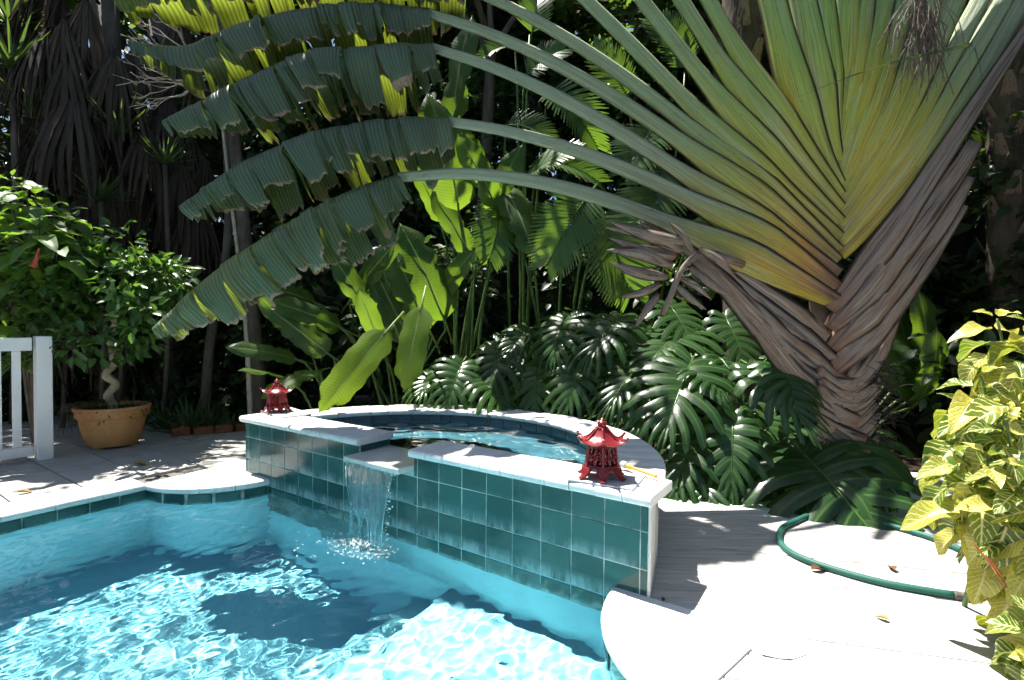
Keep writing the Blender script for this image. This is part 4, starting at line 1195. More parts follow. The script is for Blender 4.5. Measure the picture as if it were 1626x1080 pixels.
monstera('split-leaf plant under the dried flower head of the palm', (1.0, 5.9, G0), [
    ((985, 500), (920, 560), 5.4, 5.1, 0.25), ((1000, 520), (1045, 600), 5.3, 5.05, 0.25), ((930, 560), (890, 650), 5.2, 4.95, 0.15), ((1060, 480), (1110, 540), 5.5, 5.2, 0.3), ((900, 500), (860, 560), 5.6, 5.3, 0.2), ((1010, 560), (985, 640), 5.1, 4.9, 0.1),
    ((1150, 500), (1190, 570), 5.3, 5.1, 0.3), ((1090, 520), (1030, 560), 5.35, 5.15, 0.3)], 34)
monstera('split-leaf plant with a half-sunlit leaf dipping to the middle of the spa rim', (-0.25, 5.95, G0), [
    ((735, 575), (700, 650), 5.55, 5.25, 0.15), ((765, 600), (830, 645), 5.5, 5.3, 0.3), ((855, 575), (835, 655), 5.45, 5.2, 0.15), ((800, 540), (770, 610), 5.8, 5.5, 0.2), ((880, 540), (930, 600), 5.6, 5.35, 0.3), ((700, 590), (655, 620), 5.7, 5.5, 0.3), ((840, 520), (800, 560), 5.9, 5.6, 0.3)], 35)

# ------------------------------------------------------------------ the two bright paddle leaves over the spa, and the heliconia clumps behind
PAD = [paddle_leaf(0.165, 18, 0.12, 0.3, 0.10, s, 0.3, 2).mesh('leaf', M_PADDLE, True) for s in (1, 2)]
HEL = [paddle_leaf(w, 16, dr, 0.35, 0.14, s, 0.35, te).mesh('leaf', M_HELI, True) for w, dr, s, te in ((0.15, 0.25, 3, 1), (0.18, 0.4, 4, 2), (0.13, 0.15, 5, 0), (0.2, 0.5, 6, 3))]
def paddle_plant(name, label, cat, base, specs, seed, meshes, group=None, r=0.016, mat=M_STALKG):
    root = thing(name, label, cat, base, group); rr = random.Random(seed)
    for b, t, Yb, Yt, nx, nz in specs:
        B, T = at(*b, Yb), at(*t, Yt - (rr.uniform(0.1, 0.6) if name == 'heliconia' else 0.1)); d = T - B; L = d.length
        inst('leaf', meshes[rr.randrange(len(meshes))], root, frame(B, d, Vector((nx, -1, nz)), (L * rr.uniform(0.9, 1.15), L, L)))
        R = Vector(base) + Vector((rr.uniform(-0.18, 0.18), rr.uniform(-0.12, 0.12), 0))
        dd = d.normalized() * min(0.25, 0.2 * L)
        m = MB(); m.tube(curve([R, R.lerp(B - dd, 0.6) + Vector((0, 0.03, 0.12)), B - dd * 0.6, B + dd * 0.2], 8), [r * (1.5 - 0.08 * k) for k in range(9)], 7)
        obj('leaf_stalk', m, mat, root)
    return root
paddle_plant('paddle_leaf_plant', 'bright green paddle-leaved plant with two backlit leaves hanging over the spa rim', 'plant', (-1.35, 6.0, G0), [
    ((612, 528), (502, 652), 5.35, 4.95, 0.1, 0.25), ((668, 490), (637, 620), 5.45, 5.2, -0.15, 0.15)], 41, PAD)
HG = 'heliconia clumps behind the spa'
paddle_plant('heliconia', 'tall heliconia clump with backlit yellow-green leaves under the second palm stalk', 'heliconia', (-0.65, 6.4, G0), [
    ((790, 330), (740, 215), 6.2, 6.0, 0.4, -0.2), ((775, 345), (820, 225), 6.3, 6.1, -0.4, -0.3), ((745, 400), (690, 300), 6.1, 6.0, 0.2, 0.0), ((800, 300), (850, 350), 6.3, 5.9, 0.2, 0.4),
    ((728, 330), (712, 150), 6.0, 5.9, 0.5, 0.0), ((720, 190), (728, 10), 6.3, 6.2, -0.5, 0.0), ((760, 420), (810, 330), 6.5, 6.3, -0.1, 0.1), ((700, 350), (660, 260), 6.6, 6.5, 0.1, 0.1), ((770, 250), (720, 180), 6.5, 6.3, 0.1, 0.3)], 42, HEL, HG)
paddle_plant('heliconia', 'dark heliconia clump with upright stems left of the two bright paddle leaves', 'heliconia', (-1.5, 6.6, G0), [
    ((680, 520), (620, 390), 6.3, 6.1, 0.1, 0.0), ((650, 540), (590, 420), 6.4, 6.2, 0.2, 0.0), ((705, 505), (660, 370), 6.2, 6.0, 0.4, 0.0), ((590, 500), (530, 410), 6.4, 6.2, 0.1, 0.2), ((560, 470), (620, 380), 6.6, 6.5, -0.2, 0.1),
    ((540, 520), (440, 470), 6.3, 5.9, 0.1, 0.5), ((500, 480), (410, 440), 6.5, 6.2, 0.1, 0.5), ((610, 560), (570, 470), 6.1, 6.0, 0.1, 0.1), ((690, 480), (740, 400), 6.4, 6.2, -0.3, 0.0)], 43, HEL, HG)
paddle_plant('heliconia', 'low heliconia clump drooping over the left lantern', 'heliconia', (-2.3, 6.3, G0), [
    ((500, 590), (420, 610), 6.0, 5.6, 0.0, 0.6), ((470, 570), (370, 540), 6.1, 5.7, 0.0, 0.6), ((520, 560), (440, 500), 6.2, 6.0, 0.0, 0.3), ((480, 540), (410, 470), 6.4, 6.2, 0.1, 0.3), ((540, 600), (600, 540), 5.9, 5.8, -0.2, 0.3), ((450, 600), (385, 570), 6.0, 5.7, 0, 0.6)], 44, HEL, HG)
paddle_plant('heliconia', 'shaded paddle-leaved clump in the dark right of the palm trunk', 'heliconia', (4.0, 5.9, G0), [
    ((1460, 620), (1400, 560), 5.6, 5.3, 0.2, 0.4), ((1470, 600), (1490, 470), 5.7, 5.6, 0.0, 0.0), ((1480, 560), (1420, 540), 5.8, 5.6, 0.0, 0.5), ((1455, 640), (1530, 560), 5.5, 5.4, 0.0, 0.3), ((1440, 560), (1440, 450), 6.0, 5.9, 0.2, 0.0)], 45, HEL, HG)

# ------------------------------------------------------------------ feather palms
FR = [frond(s, 25, 0.42, dr, ve, 0.016) .mesh('frond', M_ARECA, True) for s, dr, ve in ((1, 0.35, 0.3), (2, 0.6, 0.5), (3, 0.2, 0.2))]
def feather_palm(label, base, specs, seed, trunk_h=1.0):
    root = thing('feather_palm', label, 'palm', base, 'feather palms behind the spa'); rr = random.Random(seed)
    for b, t, Yb, Yt, nx, nz in specs:
        B, T = at(*b, Yb), at(*t, Yt); d = T - B; L = d.length
        inst('frond', FR[rr.randrange(3)], root, frame(B, d, Vector((nx, -1, nz)), (L, L, L)))
        R = Vector(base) + Vector((rr.uniform(-0.1, 0.1), rr.uniform(-0.1, 0.1), 0.0))
        m = MB(); m.tube(curve([R, R.lerp(B, 0.6) + Vector((0, 0.05, 0.35)), B, B + d * 0.05], 9), [lerp(0.028, 0.012, k / 9) for k in range(10)], 7)
        obj('frond_stalk', m, M_STALKG, root)
feather_palm('feather palm with two sunlit fronds hanging below the lowest palm stalk', (0.55, 6.6, G0), [
    ((945, 305), (865, 425), 5.6, 5.3, 0.2, 0.35), ((960, 330), (1010, 480), 5.9, 5.6, -0.2, 0.3), ((830, 285), (920, 235), 6.2, 5.7, 0.0, 0.8), ((800, 310), (770, 420), 6.3, 6.0, 0.2, 0.2), ((900, 330), (830, 380), 6.4, 6.1, 0.0, 0.5)], 51)
feather_palm('feather palm with bright fronds between the second and third palm stalks', (0.1, 7.2, G0), [
    ((800, 200), (880, 190), 6.6, 6.2, 0.0, 0.9), ((850, 260), (950, 250), 6.4, 5.9, 0.0, 0.6), ((830, 120), (900, 60), 7.0, 6.8, 0.0, 0.5), ((820, 80), (770, 60), 7.0, 6.6, 0.0, 0.6), ((870, 140), (960, 200), 7.0, 6.5, 0.0, 0.4), ((840, 60), (860, -40), 7.2, 7.0, 0, 0.3)], 52)
feather_palm('feather palm in deep shade behind the right half of the palm fan', (1.9, 7.2, G0), [
    ((1000, 160), (940, 60), 7.0, 6.8, 0, 0.4), ((1040, 200), (980, 280), 6.8, 6.4, 0, 0.6), ((1060, 260), (1000, 380), 6.6, 6.2, 0, 0.4), ((1090, 120), (1040, 10), 7.0, 6.8, 0, 0.3), ((1020, 330), (960, 400), 6.4, 6.1, 0, 0.5), ((1120, 330), (1160, 460), 6.3, 6.0, 0, 0.4)], 53)

# ------------------------------------------------------------------ variegated shrub in the right foreground
def m_sanchezia():
    q = NT('yellow_veined_leaf'); u = q.uv(); r = q.rnd()
    au = q.math('ABSOLUTE', q.math('SUBTRACT', u[0], 0.5))
    wob = q.math('MULTIPLY', q.math('SUBTRACT', q.noise(q.coord('Object'), 6, 3), 0.5), 0.12)
    lat = q.math('FRACT', q.math('MULTIPLY', q.math('ADD', q.math('ADD', u[1], wob), q.math('MULTIPLY', au, -0.52)), q.math('ADD', 6.5, q.math('MULTIPLY', r, 4.5))))
    dv = q.math('ABSOLUTE', q.math('SUBTRACT', lat, 0.5))
    vein = q.math('MULTIPLY', q.range(dv, 0.35, 0.45), q.range(q.math('FRACT', q.math('MULTIPLY', r, 7.3)), 0.0, 0.5, 0.35, 1.0))
    mid = q.range(au, 0.05, 0.02)
    fine = q.math('MULTIPLY', q.range(q.noise(q.coord('Object'), 26, 4, 0.7), 0.48, 0.62), q.math('MULTIPLY', q.range(r, 0.3, 1.0), 0.9))
    f = q.math('MAXIMUM', q.math('MAXIMUM', vein, mid), fine)
    yel = q.range(r, 0.25, 0.85)
    ground_ = q.mix(yel, (0.08, 0.15, 0.02), (0.52, 0.47, 0.04))
    col = q.mix(f, ground_, (0.84, 0.76, 0.36))
    tc = q.mix(f, q.mix(yel, (0.20, 0.36, 0.02), (0.55, 0.55, 0.03)), (0.70, 0.62, 0.10))
    a = q.bsdf(col, 0.36, 0.5, q.bump(q.math('SUBTRACT', 1.0, q.math('MAXIMUM', vein, mid)), 0.4, 0.012))
    tr = q.n('ShaderNodeBsdfTranslucent'); q.put(tr.inputs[0], tc)
    ms = q.n('ShaderNodeMixShader'); ms.inputs[0].default_value = 0.3; q.l(a, ms.inputs[1]); q.l(tr.outputs[0], ms.inputs[2])
    return q.done(ms.outputs[0])
M_SANCH = m_sanchezia()
def build_variegated():
    root = thing('variegated_shrub', 'leafy shrub with yellow-veined leaves at the right edge of the deck', 'shrub', (2.45, 2.25, 0.0))
    rr = random.Random(61)
    me = [simple_leaf(w, 9, 0.5, dr, 0.35, seed=s, across=3, pw=0.6).mesh('leaf', M_SANCH, True) for w, dr, s in ((0.30, 0.35, 1), (0.33, 0.25, 2), (0.28, 0.5, 3), (0.31, 0.6, 4))]
    # shoot tips: pixel place, depth; each carries whorls of leaves, big ones below
    tips = [(1545, 500, 2.45), (1600, 510, 2.3), (1520, 590, 2.3), (1585, 600, 2.15), (1500, 640, 2.35), (1560, 660, 2.1), (1615, 670, 2.2), (1480, 715, 2.25), (1530, 720, 2.1), (1590, 740, 2.0), (1475, 770, 2.2), (1545, 790, 2.05),
            (1610, 790, 1.95), (1520, 830, 2.15), (1590, 850, 2.05), (1560, 905, 2.2), (1600, 950, 1.95), (1580, 985, 1.9), (1610, 1030, 1.85), (1640, 560, 2.4), (1650, 700, 2.2), (1650, 850, 2.1), (1660, 960, 2.0), (1640, 620, 2.7), (1600, 570, 2.7), (1560, 740, 2.5), (1620, 900, 2.4), (1590, 1060, 1.95), (1650, 1060, 1.9)]
    base = Vector((2.5, 2.3, 0))
    for x, y, Y in tips:
        p = at(x + 38 + (28 if y > 750 else 0), y + 6, Y); lean = Vector((p.x - 2.5, p.y - 2.5, 0)) * 0.35
        ax = (Vector((0, -0.25, 1)) + lean).normalized()
        b = base + Vector((rr.uniform(-0.2, 0.3), rr.uniform(-0.15, 0.25), 0))
        m = MB(); m.tube(curve([b, b.lerp(p, 0.6) + Vector((0.08, 0.05, 0.04)), p], 8), [lerp(0.012, 0.005, k / 8) for k in range(9)], 6)
        obj('stem', m, M_STALKG, root)
        ph = rr.uniform(0, 6)
        for w in range(5):
            for k in range(2 if w else 3):
                a = ph + w * 1.57 + k * (3.14 if w else 2.1) + rr.uniform(-0.3, 0.3)
                out = Vector((math.cos(a), math.sin(a), 0))
                el = lerp(0.8, -1.1, (w / 4) ** 0.7) + rr.uniform(-0.2, 0.2)
                d = (out * math.cos(el) + ax * math.sin(el)).normalized()
                L = lerp(0.08, 0.205, min(1, w / 2)) * rr.uniform(0.7, 1.25)
                q = p - ax * (0.055 * w) + d * 0.02
                inst('leaf', me[rr.randrange(4)], root, frame(q, d, (ax * 0.9 + Vector((0, -0.35, 0.5))).normalized(), L))
    # reddish flower spikes low in the shrub
    for x, y, x2, y2 in ((1545, 862, 1600, 935), (1560, 880, 1590, 912)):
        m = MB(); m.tube([at(x, y, 1.95), at((x + x2) / 2, (y + y2) / 2 - 4, 1.97), at(x2, y2, 2.05)], [0.003, 0.004, 0.004], 6)
        obj('flower_spike', m, solid('orange_flower_spike', (0.45, 0.12, 0.03), (0.30, 0.05, 0.02), 30, 0.5), root)
build_variegated()

# ------------------------------------------------------------------ red lanterns
def m_castiron():
    q = NT('red_enamelled_iron'); o = q.coord('Object')
    c = q.mix(q.range(q.noise(o, 9, 5), 0.3, 0.7), (0.14, 0.009, 0.013), (0.24, 0.018, 0.022))
    c = q.mix(q.math('MULTIPLY', q.range(q.noise(o, 26, 5), 0.6, 0.72), 0.5), c, (0.09, 0.012, 0.012))
    return q.done(q.bsdf(c, 0.28, 0.5, q.bump(q.noise(o, 70, 3), 0.2, 0.003)))
M_RED = m_castiron()
M_SLAB = solid('pale_stone_slab', (0.50, 0.50, 0.49), (0.62, 0.61, 0.59), 5, 0.7, 0.2, 40, 0.3, dirt=(0.3, 0.29, 0.27), dirt_lo=0.58, dirt_hi=0.75)
def hexpt(r, k, z, rot=0.0): a = 2 * math.pi * k / 6 + rot; return Vector((r * math.cos(a), r * math.sin(a), z))
def build_lantern(label, loc, rot, sc=1.0):
    root = thing('lantern', label, 'lantern', loc, 'red pagoda lanterns on the spa coping')
    L = Vector(loc)
    def T(p): p = Matrix.Rotation(rot, 3, 'Z') @ (Vector(p) * sc); return p + L
    def part(name, mb, par=root, smooth=False, sharp=None):
        mb.v = [tuple(T(p)) for p in mb.v]; return obj(name, mb, M_RED, par, smooth, sharp=sharp)
    zb, zt, rb, rt = 0.075, 0.205, 0.108, 0.092
    # base ring and flared feet
    m = MB()
    rows = [[hexpt(r, k, z) for k in range(6)] for r, z in ((0.085, 0.05), (0.118, 0.052), (0.122, 0.066), (0.112, 0.078), (0.085, 0.078))]
    m.grid(rows, close=True); m.face([m.vert(hexpt(0.09, k, 0.056)) for k in range(6)][::-1])
    part('base', m)
    for k in range(6):
        m = MB(); a = 2 * math.pi * k / 6; o = Vector((math.cos(a), math.sin(a), 0)); s = Vector((-o.y, o.x, 0))
        pr = [(0.108, 0.062, 0.042), (0.119, 0.046, 0.032), (0.126, 0.026, 0.02), (0.140, 0.011, 0.016), (0.158, 0.004, 0.019)]
        rows = []
        for r, z, w in pr:
            rows.append([o * (r + 0.006) + s * w + Vector((0, 0, z + 0.006)), o * (r + 0.006) - s * w + Vector((0, 0, z + 0.006)), o * (r - 0.010) - s * w + Vector((0, 0, max(0, z - 0.004))), o * (r - 0.010) + s * w + Vector((0, 0, max(0, z - 0.004)))])
        b = m.grid(rows, close=True); m.face(b[-1]); m.face(b[0][::-1])
        part('foot', m)
    # arched apron between the feet
    for k in range(6):
        A, B = hexpt(0.121, k, 0.058), hexpt(0.121, k + 1, 0.058); m = MB(); rows = [[], []]
        for i in range(9):
            t = i / 8; p = A.lerp(B, t); rows[0].append(p); rows[1].append(p + Vector((0, 0, -0.03 * abs(2 * t - 1) ** 2.0 - 0.002)))
        m.grid(rows); part('apron', m)
    # corner posts, rails and fretwork panels
    for k in range(6):
        m = MB(); m.tube([hexpt(rb, k, zb), hexpt(rt, k, zt)], [0.008, 0.008], 5); part('post', m)
    for k in range(6):
        P0, P1, P2, P3 = hexpt(rb - 0.001, k, zb), hexpt(rb - 0.001, k + 1, zb), hexpt(rt - 0.001, k + 1, zt), hexpt(rt - 0.001, k, zt)
        ce = (P0 + P1 + P2 + P3) / 4; nrm = (P1 - P0).cross(P3 - P0).normalized()
        def uvp(u, v): return P0.lerp(P1, u).lerp(P3.lerp(P2, u), v)
        m = MB()
        for v in (0.04, 0.96): m.tube([uvp(0, v), uvp(1, v)], [0.007, 0.007], 5)
        for v in (0.5,): m.tube([uvp(0.05, v), uvp(0.95, v)], [0.0028, 0.0028], 4)
        m.tube([uvp(0.5, 0), uvp(0.5, 1)], [0.003, 0.003], 4)
        for cu, cv, sx, sy in ((0.27, 0.27, 1, 1), (0.73, 0.27, -1, 1), (0.27, 0.73, 1, -1), (0.73, 0.73, -1, -1)):   # scrolls
            pts = []
            for i in range(16):
                t = i / 15; a = t * 4.9 - 0.6; r = 0.23 * (1 - 0.72 * t)
                pts.append(uvp(cu + sx * r * 0.95 * math.cos(a), cv + sy * r * math.sin(a)))
            m.tube(pts, [0.0062] * 16, 4, up=nrm)
        for cu, cv in ((0.5, 0.5), (0.12, 0.5), (0.88, 0.5)):
            m.tube([uvp(cu + 0.07 * math.cos(a), cv + 0.06 * math.sin(a)) for a in [6.283 * i / 8 for i in range(9)]], [0.006] * 9, 4, up=nrm)
        part('fretwork_panel', m)
    # pagoda roof with upturned corners
    m = MB(); rows = []
    for r, z, up in ((0.088, 0.203, 0), (0.150, 0.214, 0.030), (0.152, 0.222, 0.030), (0.120, 0.232, 0.006), (0.092, 0.248, 0), (0.066, 0.272, 0), (0.045, 0.298, 0), (0.034, 0.312, 0)):
        row = []
        for k in range(6):
            for j in range(6):
                t = j / 6; c = abs(2 * t - 1)
                p = hexpt(r, k, 0).lerp(hexpt(r, k + 1, 0), t); sc2 = 1 + 0.12 * (c ** 4) * (up > 0.01)
                rip = 0.0022 * math.cos(t * 6.283 * 3) * (r > 0.04)
                row.append(Vector((p.x * sc2, p.y * sc2, z + up * c ** 3 + rip)))
        rows.append(row)
    m.grid(rows, close=True); m.face([m.vert(q_) for q_ in rows[-1]])
    rf = part('roof', m, smooth=True, sharp=38)
    for k in range(6):
        m = MB(); pts = []
        a = 2 * math.pi * k / 6; o = Vector((math.cos(a), math.sin(a), 0))
        for r, z in ((0.036, 0.312), (0.068, 0.276), (0.094, 0.252), (0.124, 0.238), (0.160, 0.250), (0.172, 0.258)): pts.append(o * r + Vector((0, 0, z)))
        m.tube(curve(pts, 10), [0.006] * 9 + [0.009, 0.006], 6); part('roof_ridge', m, rf, smooth=True)
        m = MB(); m.lathe([(0.001, -0.009), (0.008, -0.005), (0.010, 0.0), (0.008, 0.006), (0.001, 0.010)], tuple(o * 0.172 + Vector((0, 0, 0.262))), 8); part('corner_knob', m, rf, smooth=True)
    m = MB(); m.lathe([(0.036, 0.306), (0.040, 0.314), (0.026, 0.320), (0.030, 0.330), (0.032, 0.340), (0.024, 0.350), (0.012, 0.358), (0.014, 0.363), (0.007, 0.371), (0.001, 0.373)], (0, 0, 0), 14)
    part('finial', m, rf, smooth=True, sharp=50)
    return root
def slab(label, p, rz, h):
    m = MB(); m.box((0, 0, 0), h, 0.003)
    M = Matrix.Rotation(rz, 4, 'Z'); m.v = [tuple((M @ Vector(v)) + Vector(p)) for v in m.v]
    tag(obj('stone_slab', m, M_SLAB, smooth=False, loc=p), label, 'slab', 'slabs under the lanterns')
lr = on(955, 756, 0.552); ll = on(440, 653, 0.552)
slab('thin pale slab under the lantern at the right end of the spa', (lr.x + 0.03, lr.y + 0.0, 0.542), -WA + 0.12, (0.185, 0.145, 0.006))
slab('thin grey slab under the lantern at the left end of the spa', (ll.x + 0.10, ll.y - 0.03, 0.5435), -WA - 0.2, (0.25, 0.15, 0.007))
build_lantern('glossy red pagoda lantern in the sun at the right end of the spa', (lr.x, lr.y, 0.5485), 0.42, 0.90)
build_lantern('dull red pagoda lantern in the shade at the left end of the spa', (ll.x, ll.y, 0.551), 0.22, 0.86)
# orange rod with a grey collar
def build_rod():
    a, b = on(991, 738, 0.565), on(1042, 757, 0.558)
    root = thing('plastic_rod', 'orange plastic rod with grey collar lying behind the right lantern', 'rod', tuple(a))
    d = (b - a).normalized()
    m = MB(); m.tube([a + d * 0.02, a + d * 0.05, a + d * 0.06, b - d * 0.015, b], [0.016, 0.016, 0.009, 0.008, 0.011], 10)
    obj('rod', m, solid('orange_plastic', (0.75, 0.28, 0.02), (0.80, 0.33, 0.03), 10, 0.4, 0.02), root, sharp=40)
    m = MB(); m.tube([a - d * 0.02, a + d * 0.0, a + d * 0.022], [0.018, 0.024, 0.020], 12)
    obj('collar', m, solid('grey_plastic', (0.32, 0.33, 0.35), (0.38, 0.39, 0.41), 10, 0.5, 0.02), root, sharp=40)
build_rod()

# ------------------------------------------------------------------ spillway water and its splash
def build_fall():
    root = thing('waterfall', 'sheet of clear water pouring from the spillway slab into the pool', 'waterfall', S(1.85, -0.17, WATER))
    q = NT('falling_water'); u = q.uv()
    cmb = q.n('ShaderNodeCombineXYZ'); q.l(q.math('MULTIPLY', u[0], 26.0), cmb.inputs[0]); q.l(q.math('MULTIPLY', u[1], 2.2), cmb.inputs[1])
    st = q.noise(cmb.outputs[0], 1.0, 5, 0.65, 0.4)
    gl = q.n('ShaderNodeBsdfPrincipled'); q.put(gl.inputs['Base Color'], (0.55, 0.92, 0.96)); gl.inputs['Roughness'].default_value = 0.06; gl.inputs['IOR'].default_value = 1.33; gl.inputs['Transmission Weight'].default_value = 0.95
    q.put(gl.inputs['Normal'], q.bump(st, 0.45, 0.02))
    wh = q.n('ShaderNodeBsdfTranslucent'); q.put(wh.inputs[0], (0.45, 0.80, 0.86))
    tr = q.n('ShaderNodeBsdfTransparent'); q.put(tr.inputs[0], (0.86, 0.97, 0.98))
    m1 = q.n('ShaderNodeMixShader'); q.put(m1.inputs[0], q.range(st, 0.40, 0.72, 0.15, 0.6)); q.l(gl.outputs[0], m1.inputs[1]); q.l(wh.outputs[0], m1.inputs[2])
    m2 = q.n('ShaderNodeMixShader'); q.put(m2.inputs[0], 0.7); q.l(tr.outputs[0], m2.inputs[1]); q.l(m1.outputs[0], m2.inputs[2])
    mf = q.done(m2.outputs[0])
    rr = random.Random(9)
    ztop, zb = 0.402, WATER
    # fingers: (left, right) share of the lip at the top, where they start, where they end
    def edge(t, a, b): return lerp(a, b, t ** 0.85)
    def fing(l0, r0, l1, r1, t0, t1, pinch=0.0):
        m = MB(); rows, uvs = [], []; n, k = 26, 10
        for i in range(n + 1):
            t = lerp(t0, t1, i / n); s = i / n
            z = lerp(ztop, zb, t); b = -0.152 - 0.05 * math.sqrt(max(0, t)) - 0.01 * t
            L, R = lerp(l0, l1, s ** 0.9), lerp(r0, r1, s ** 0.9)
            row = []
            for j in range(k + 1):
                c = j / k; a = lerp(L, R, c) + 0.002 * math.sin(31 * t + j)
                row.append(S(a, b + 0.012 * math.sin(j * 2.1 + t * 5) * t + rr.uniform(-0.0015, 0.0015) - 0.012 * math.sin(math.pi * c), z))
            rows.append(row); uvs.append([(lerp(L, R, j / k), t) for j in range(k + 1)])
        m.grid(rows, uvs); return m
    obj('water_sheet', fing(GAP0 + 0.045, GAP1 - 0.035, 1.735, 2.085, 0.0, 0.58), mf, root)
    obj('water_strand', fing(1.735, 1.775, 1.755, 1.775, 0.58, 1.0), mf, root)
    obj('water_strand', fing(1.775, 1.90, 1.845, 1.865, 0.58, 0.78), mf, root)
    obj('water_strand', fing(1.845, 1.865, 1.86, 1.875, 0.78, 1.0), mf, root)
    obj('water_strand', fing(1.90, 2.085, 1.955, 2.075, 0.58, 1.0), mf, root)
    # rims of the sheet, where the water gathers
    ri = MB()
    for l in ([(GAP0 + 0.045, 0), (1.68, 0.3), (1.735, 0.58), (1.755, 1)], [(GAP1 - 0.035, 0), (2.11, 0.3), (2.087, 0.6), (2.075, 1)], [(1.775, 0.58), (1.845, 0.78), (1.86, 1)], [(1.90, 0.58), (1.866, 0.78), (1.875, 1)], [(1.90, 0.58), (1.94, 0.8), (1.955, 1)]):
        ri.tube(curve([S(a, -0.156 - 0.05 * math.sqrt(t) - 0.01 * t, lerp(ztop, zb, t)) for a, t in l], 14), [0.0045 + 0.0015 * math.sin(i * 2.2) for i in range(15)], 6)
    obj('water_rim', ri, M_WATER, root)
    # drops and foam
    dm = MB()
    def drop(p, r):
        dm.lathe([(r * 0.05, -r), (r * 0.7, -r * 0.7), (r, 0), (r * 0.7, r * 0.7), (r * 0.05, r)], p, 7)
    for i in range(34):
        t = rr.random(); p = S(2.10 + rr.uniform(-0.02, 0.03) - 0.02 * t, -0.15 - 0.04 * t + rr.uniform(-0.02, 0.02), lerp(0.38, zb, t)); drop(p, rr.uniform(0.003, 0.007))
    for i in range(26):
        t = rr.uniform(0.5, 1); drop(S(1.745 + rr.uniform(-0.02, 0.02), -0.19 + rr.uniform(-0.02, 0.02), lerp(0.38, zb, t)), rr.uniform(0.003, 0.008))
    q2 = NT('foam'); fm = q2.done(q2.bsdf((0.80, 0.90, 0.92), 0.15, 0.5, Transmission_Weight=0.45, IOR=1.2))
    for i in range(170):
        a = rr.gauss(0, 1); r_ = abs(rr.gauss(0, 0.13)); th = rr.uniform(0, 6.283)
        c = (1.90 + 0.9 * r_ * math.cos(th) * 1.35, -0.25 + r_ * math.sin(th) * 0.9)
        if c[1] > -0.02: continue
        drop(S(c[0], c[1], WATER + 0.003 + abs(rr.gauss(0, 0.012)) * math.exp(-r_ * 9)), rr.uniform(0.002, 0.006) * (1.5 if r_ < 0.08 else 1))
    for i in range(26):
        th = rr.uniform(0, 6.283); r_ = rr.uniform(0.12, 0.42)
        c = (1.80 + r_ * math.cos(th), -0.34 + 0.7 * r_ * math.sin(th))
        if c[1] > -0.02: continue
        drop(S(c[0], c[1], WATER + 0.001), rr.uniform(0.004, 0.010))
    tag(obj('splash', dm, fm, root), kind='stuff')
    fo = MB(); A_, B_ = np.meshgrid(np.linspace(1.62, 2.3, 60), np.linspace(-0.52, -0.06, 46)); rs = np.random.RandomState(3)
    R = np.hypot((A_ - 1.93) / 0.30, (B_ + 0.25) / 0.19)
    H = WATER + 0.004 + np.exp(-R ** 2 * 3.0) * (0.008 + 0.018 * rs.rand(*R.shape)) - 0.012 * np.clip(R - 0.75 + 0.5 * (rs.rand(*R.shape) - 0.5), 0, 1.5)
    fo = sheet(A_, B_, H, R < 0.95)
    q3 = NT('white_water'); p3 = q3.pos()
    tb = q3.n('ShaderNodeBsdfTransparent'); ms3 = q3.n('ShaderNodeMixShader')
    q3.put(ms3.inputs[0], q3.range(q3.noise(p3, 38, 5, 0.7), 0.50, 0.70, 0.0, 0.5)); q3.l(tb.outputs[0], ms3.inputs[1]); q3.l(q3.bsdf((0.72, 0.86, 0.88), 0.15, 0.5, q3.bump(q3.noise(p3, 70, 3), 0.6, 0.01)), ms3.inputs[2])
    tag(obj('foam', fo, q3.done(ms3.outputs[0]), root), kind='stuff')
build_fall()

# ------------------------------------------------------------------ white picket fence
M_WPAINT = solid('white_fence_paint', (0.72, 0.73, 0.74), (0.80, 0.80, 0.80), 4, 0.5, 0.1, 50, 0.4, dirt=(0.45, 0.44, 0.40), dirt_lo=0.62, dirt_hi=0.8)
def build_fence():
    p0 = on(70, 728); nv = -EV
    root = thing('picket_fence', 'white painted picket fence with square end post on the terrace', 'fence', (p0.x, p0.y, 0))
    R = Matrix(((-nv.y, nv.x, 0), (nv.x, nv.y, 0), (0, 0, 1)))
    def bx(c, h, name, bev=0.004):
        m = MB(); m.box(c, h, bev)
        m.v = [tuple(Vector((p0.x, p0.y, 0)) + (-EV) * v[0] + DV * v[1] + Vector((0, 0, v[2]))) for v in m.v]
        m.f = [f[::-1] for f in m.f]
        obj(name, m, M_WPAINT, root, smooth=False)
    bx((0.0, 0, 0.62), (0.062, 0.062, 0.64), 'post', 0.006)
    bx((1.1, 0, 1.18), (1.013, 0.03, 0.065), 'rail'); bx((1.1, 0, 0.10), (1.013, 0.03, 0.05), 'rail')
    for i in range(14): bx((0.20 + 0.14 * i, 0.0, 0.6325), (0.032, 0.018, 0.48), 'picket', 0.003)
build_fence()

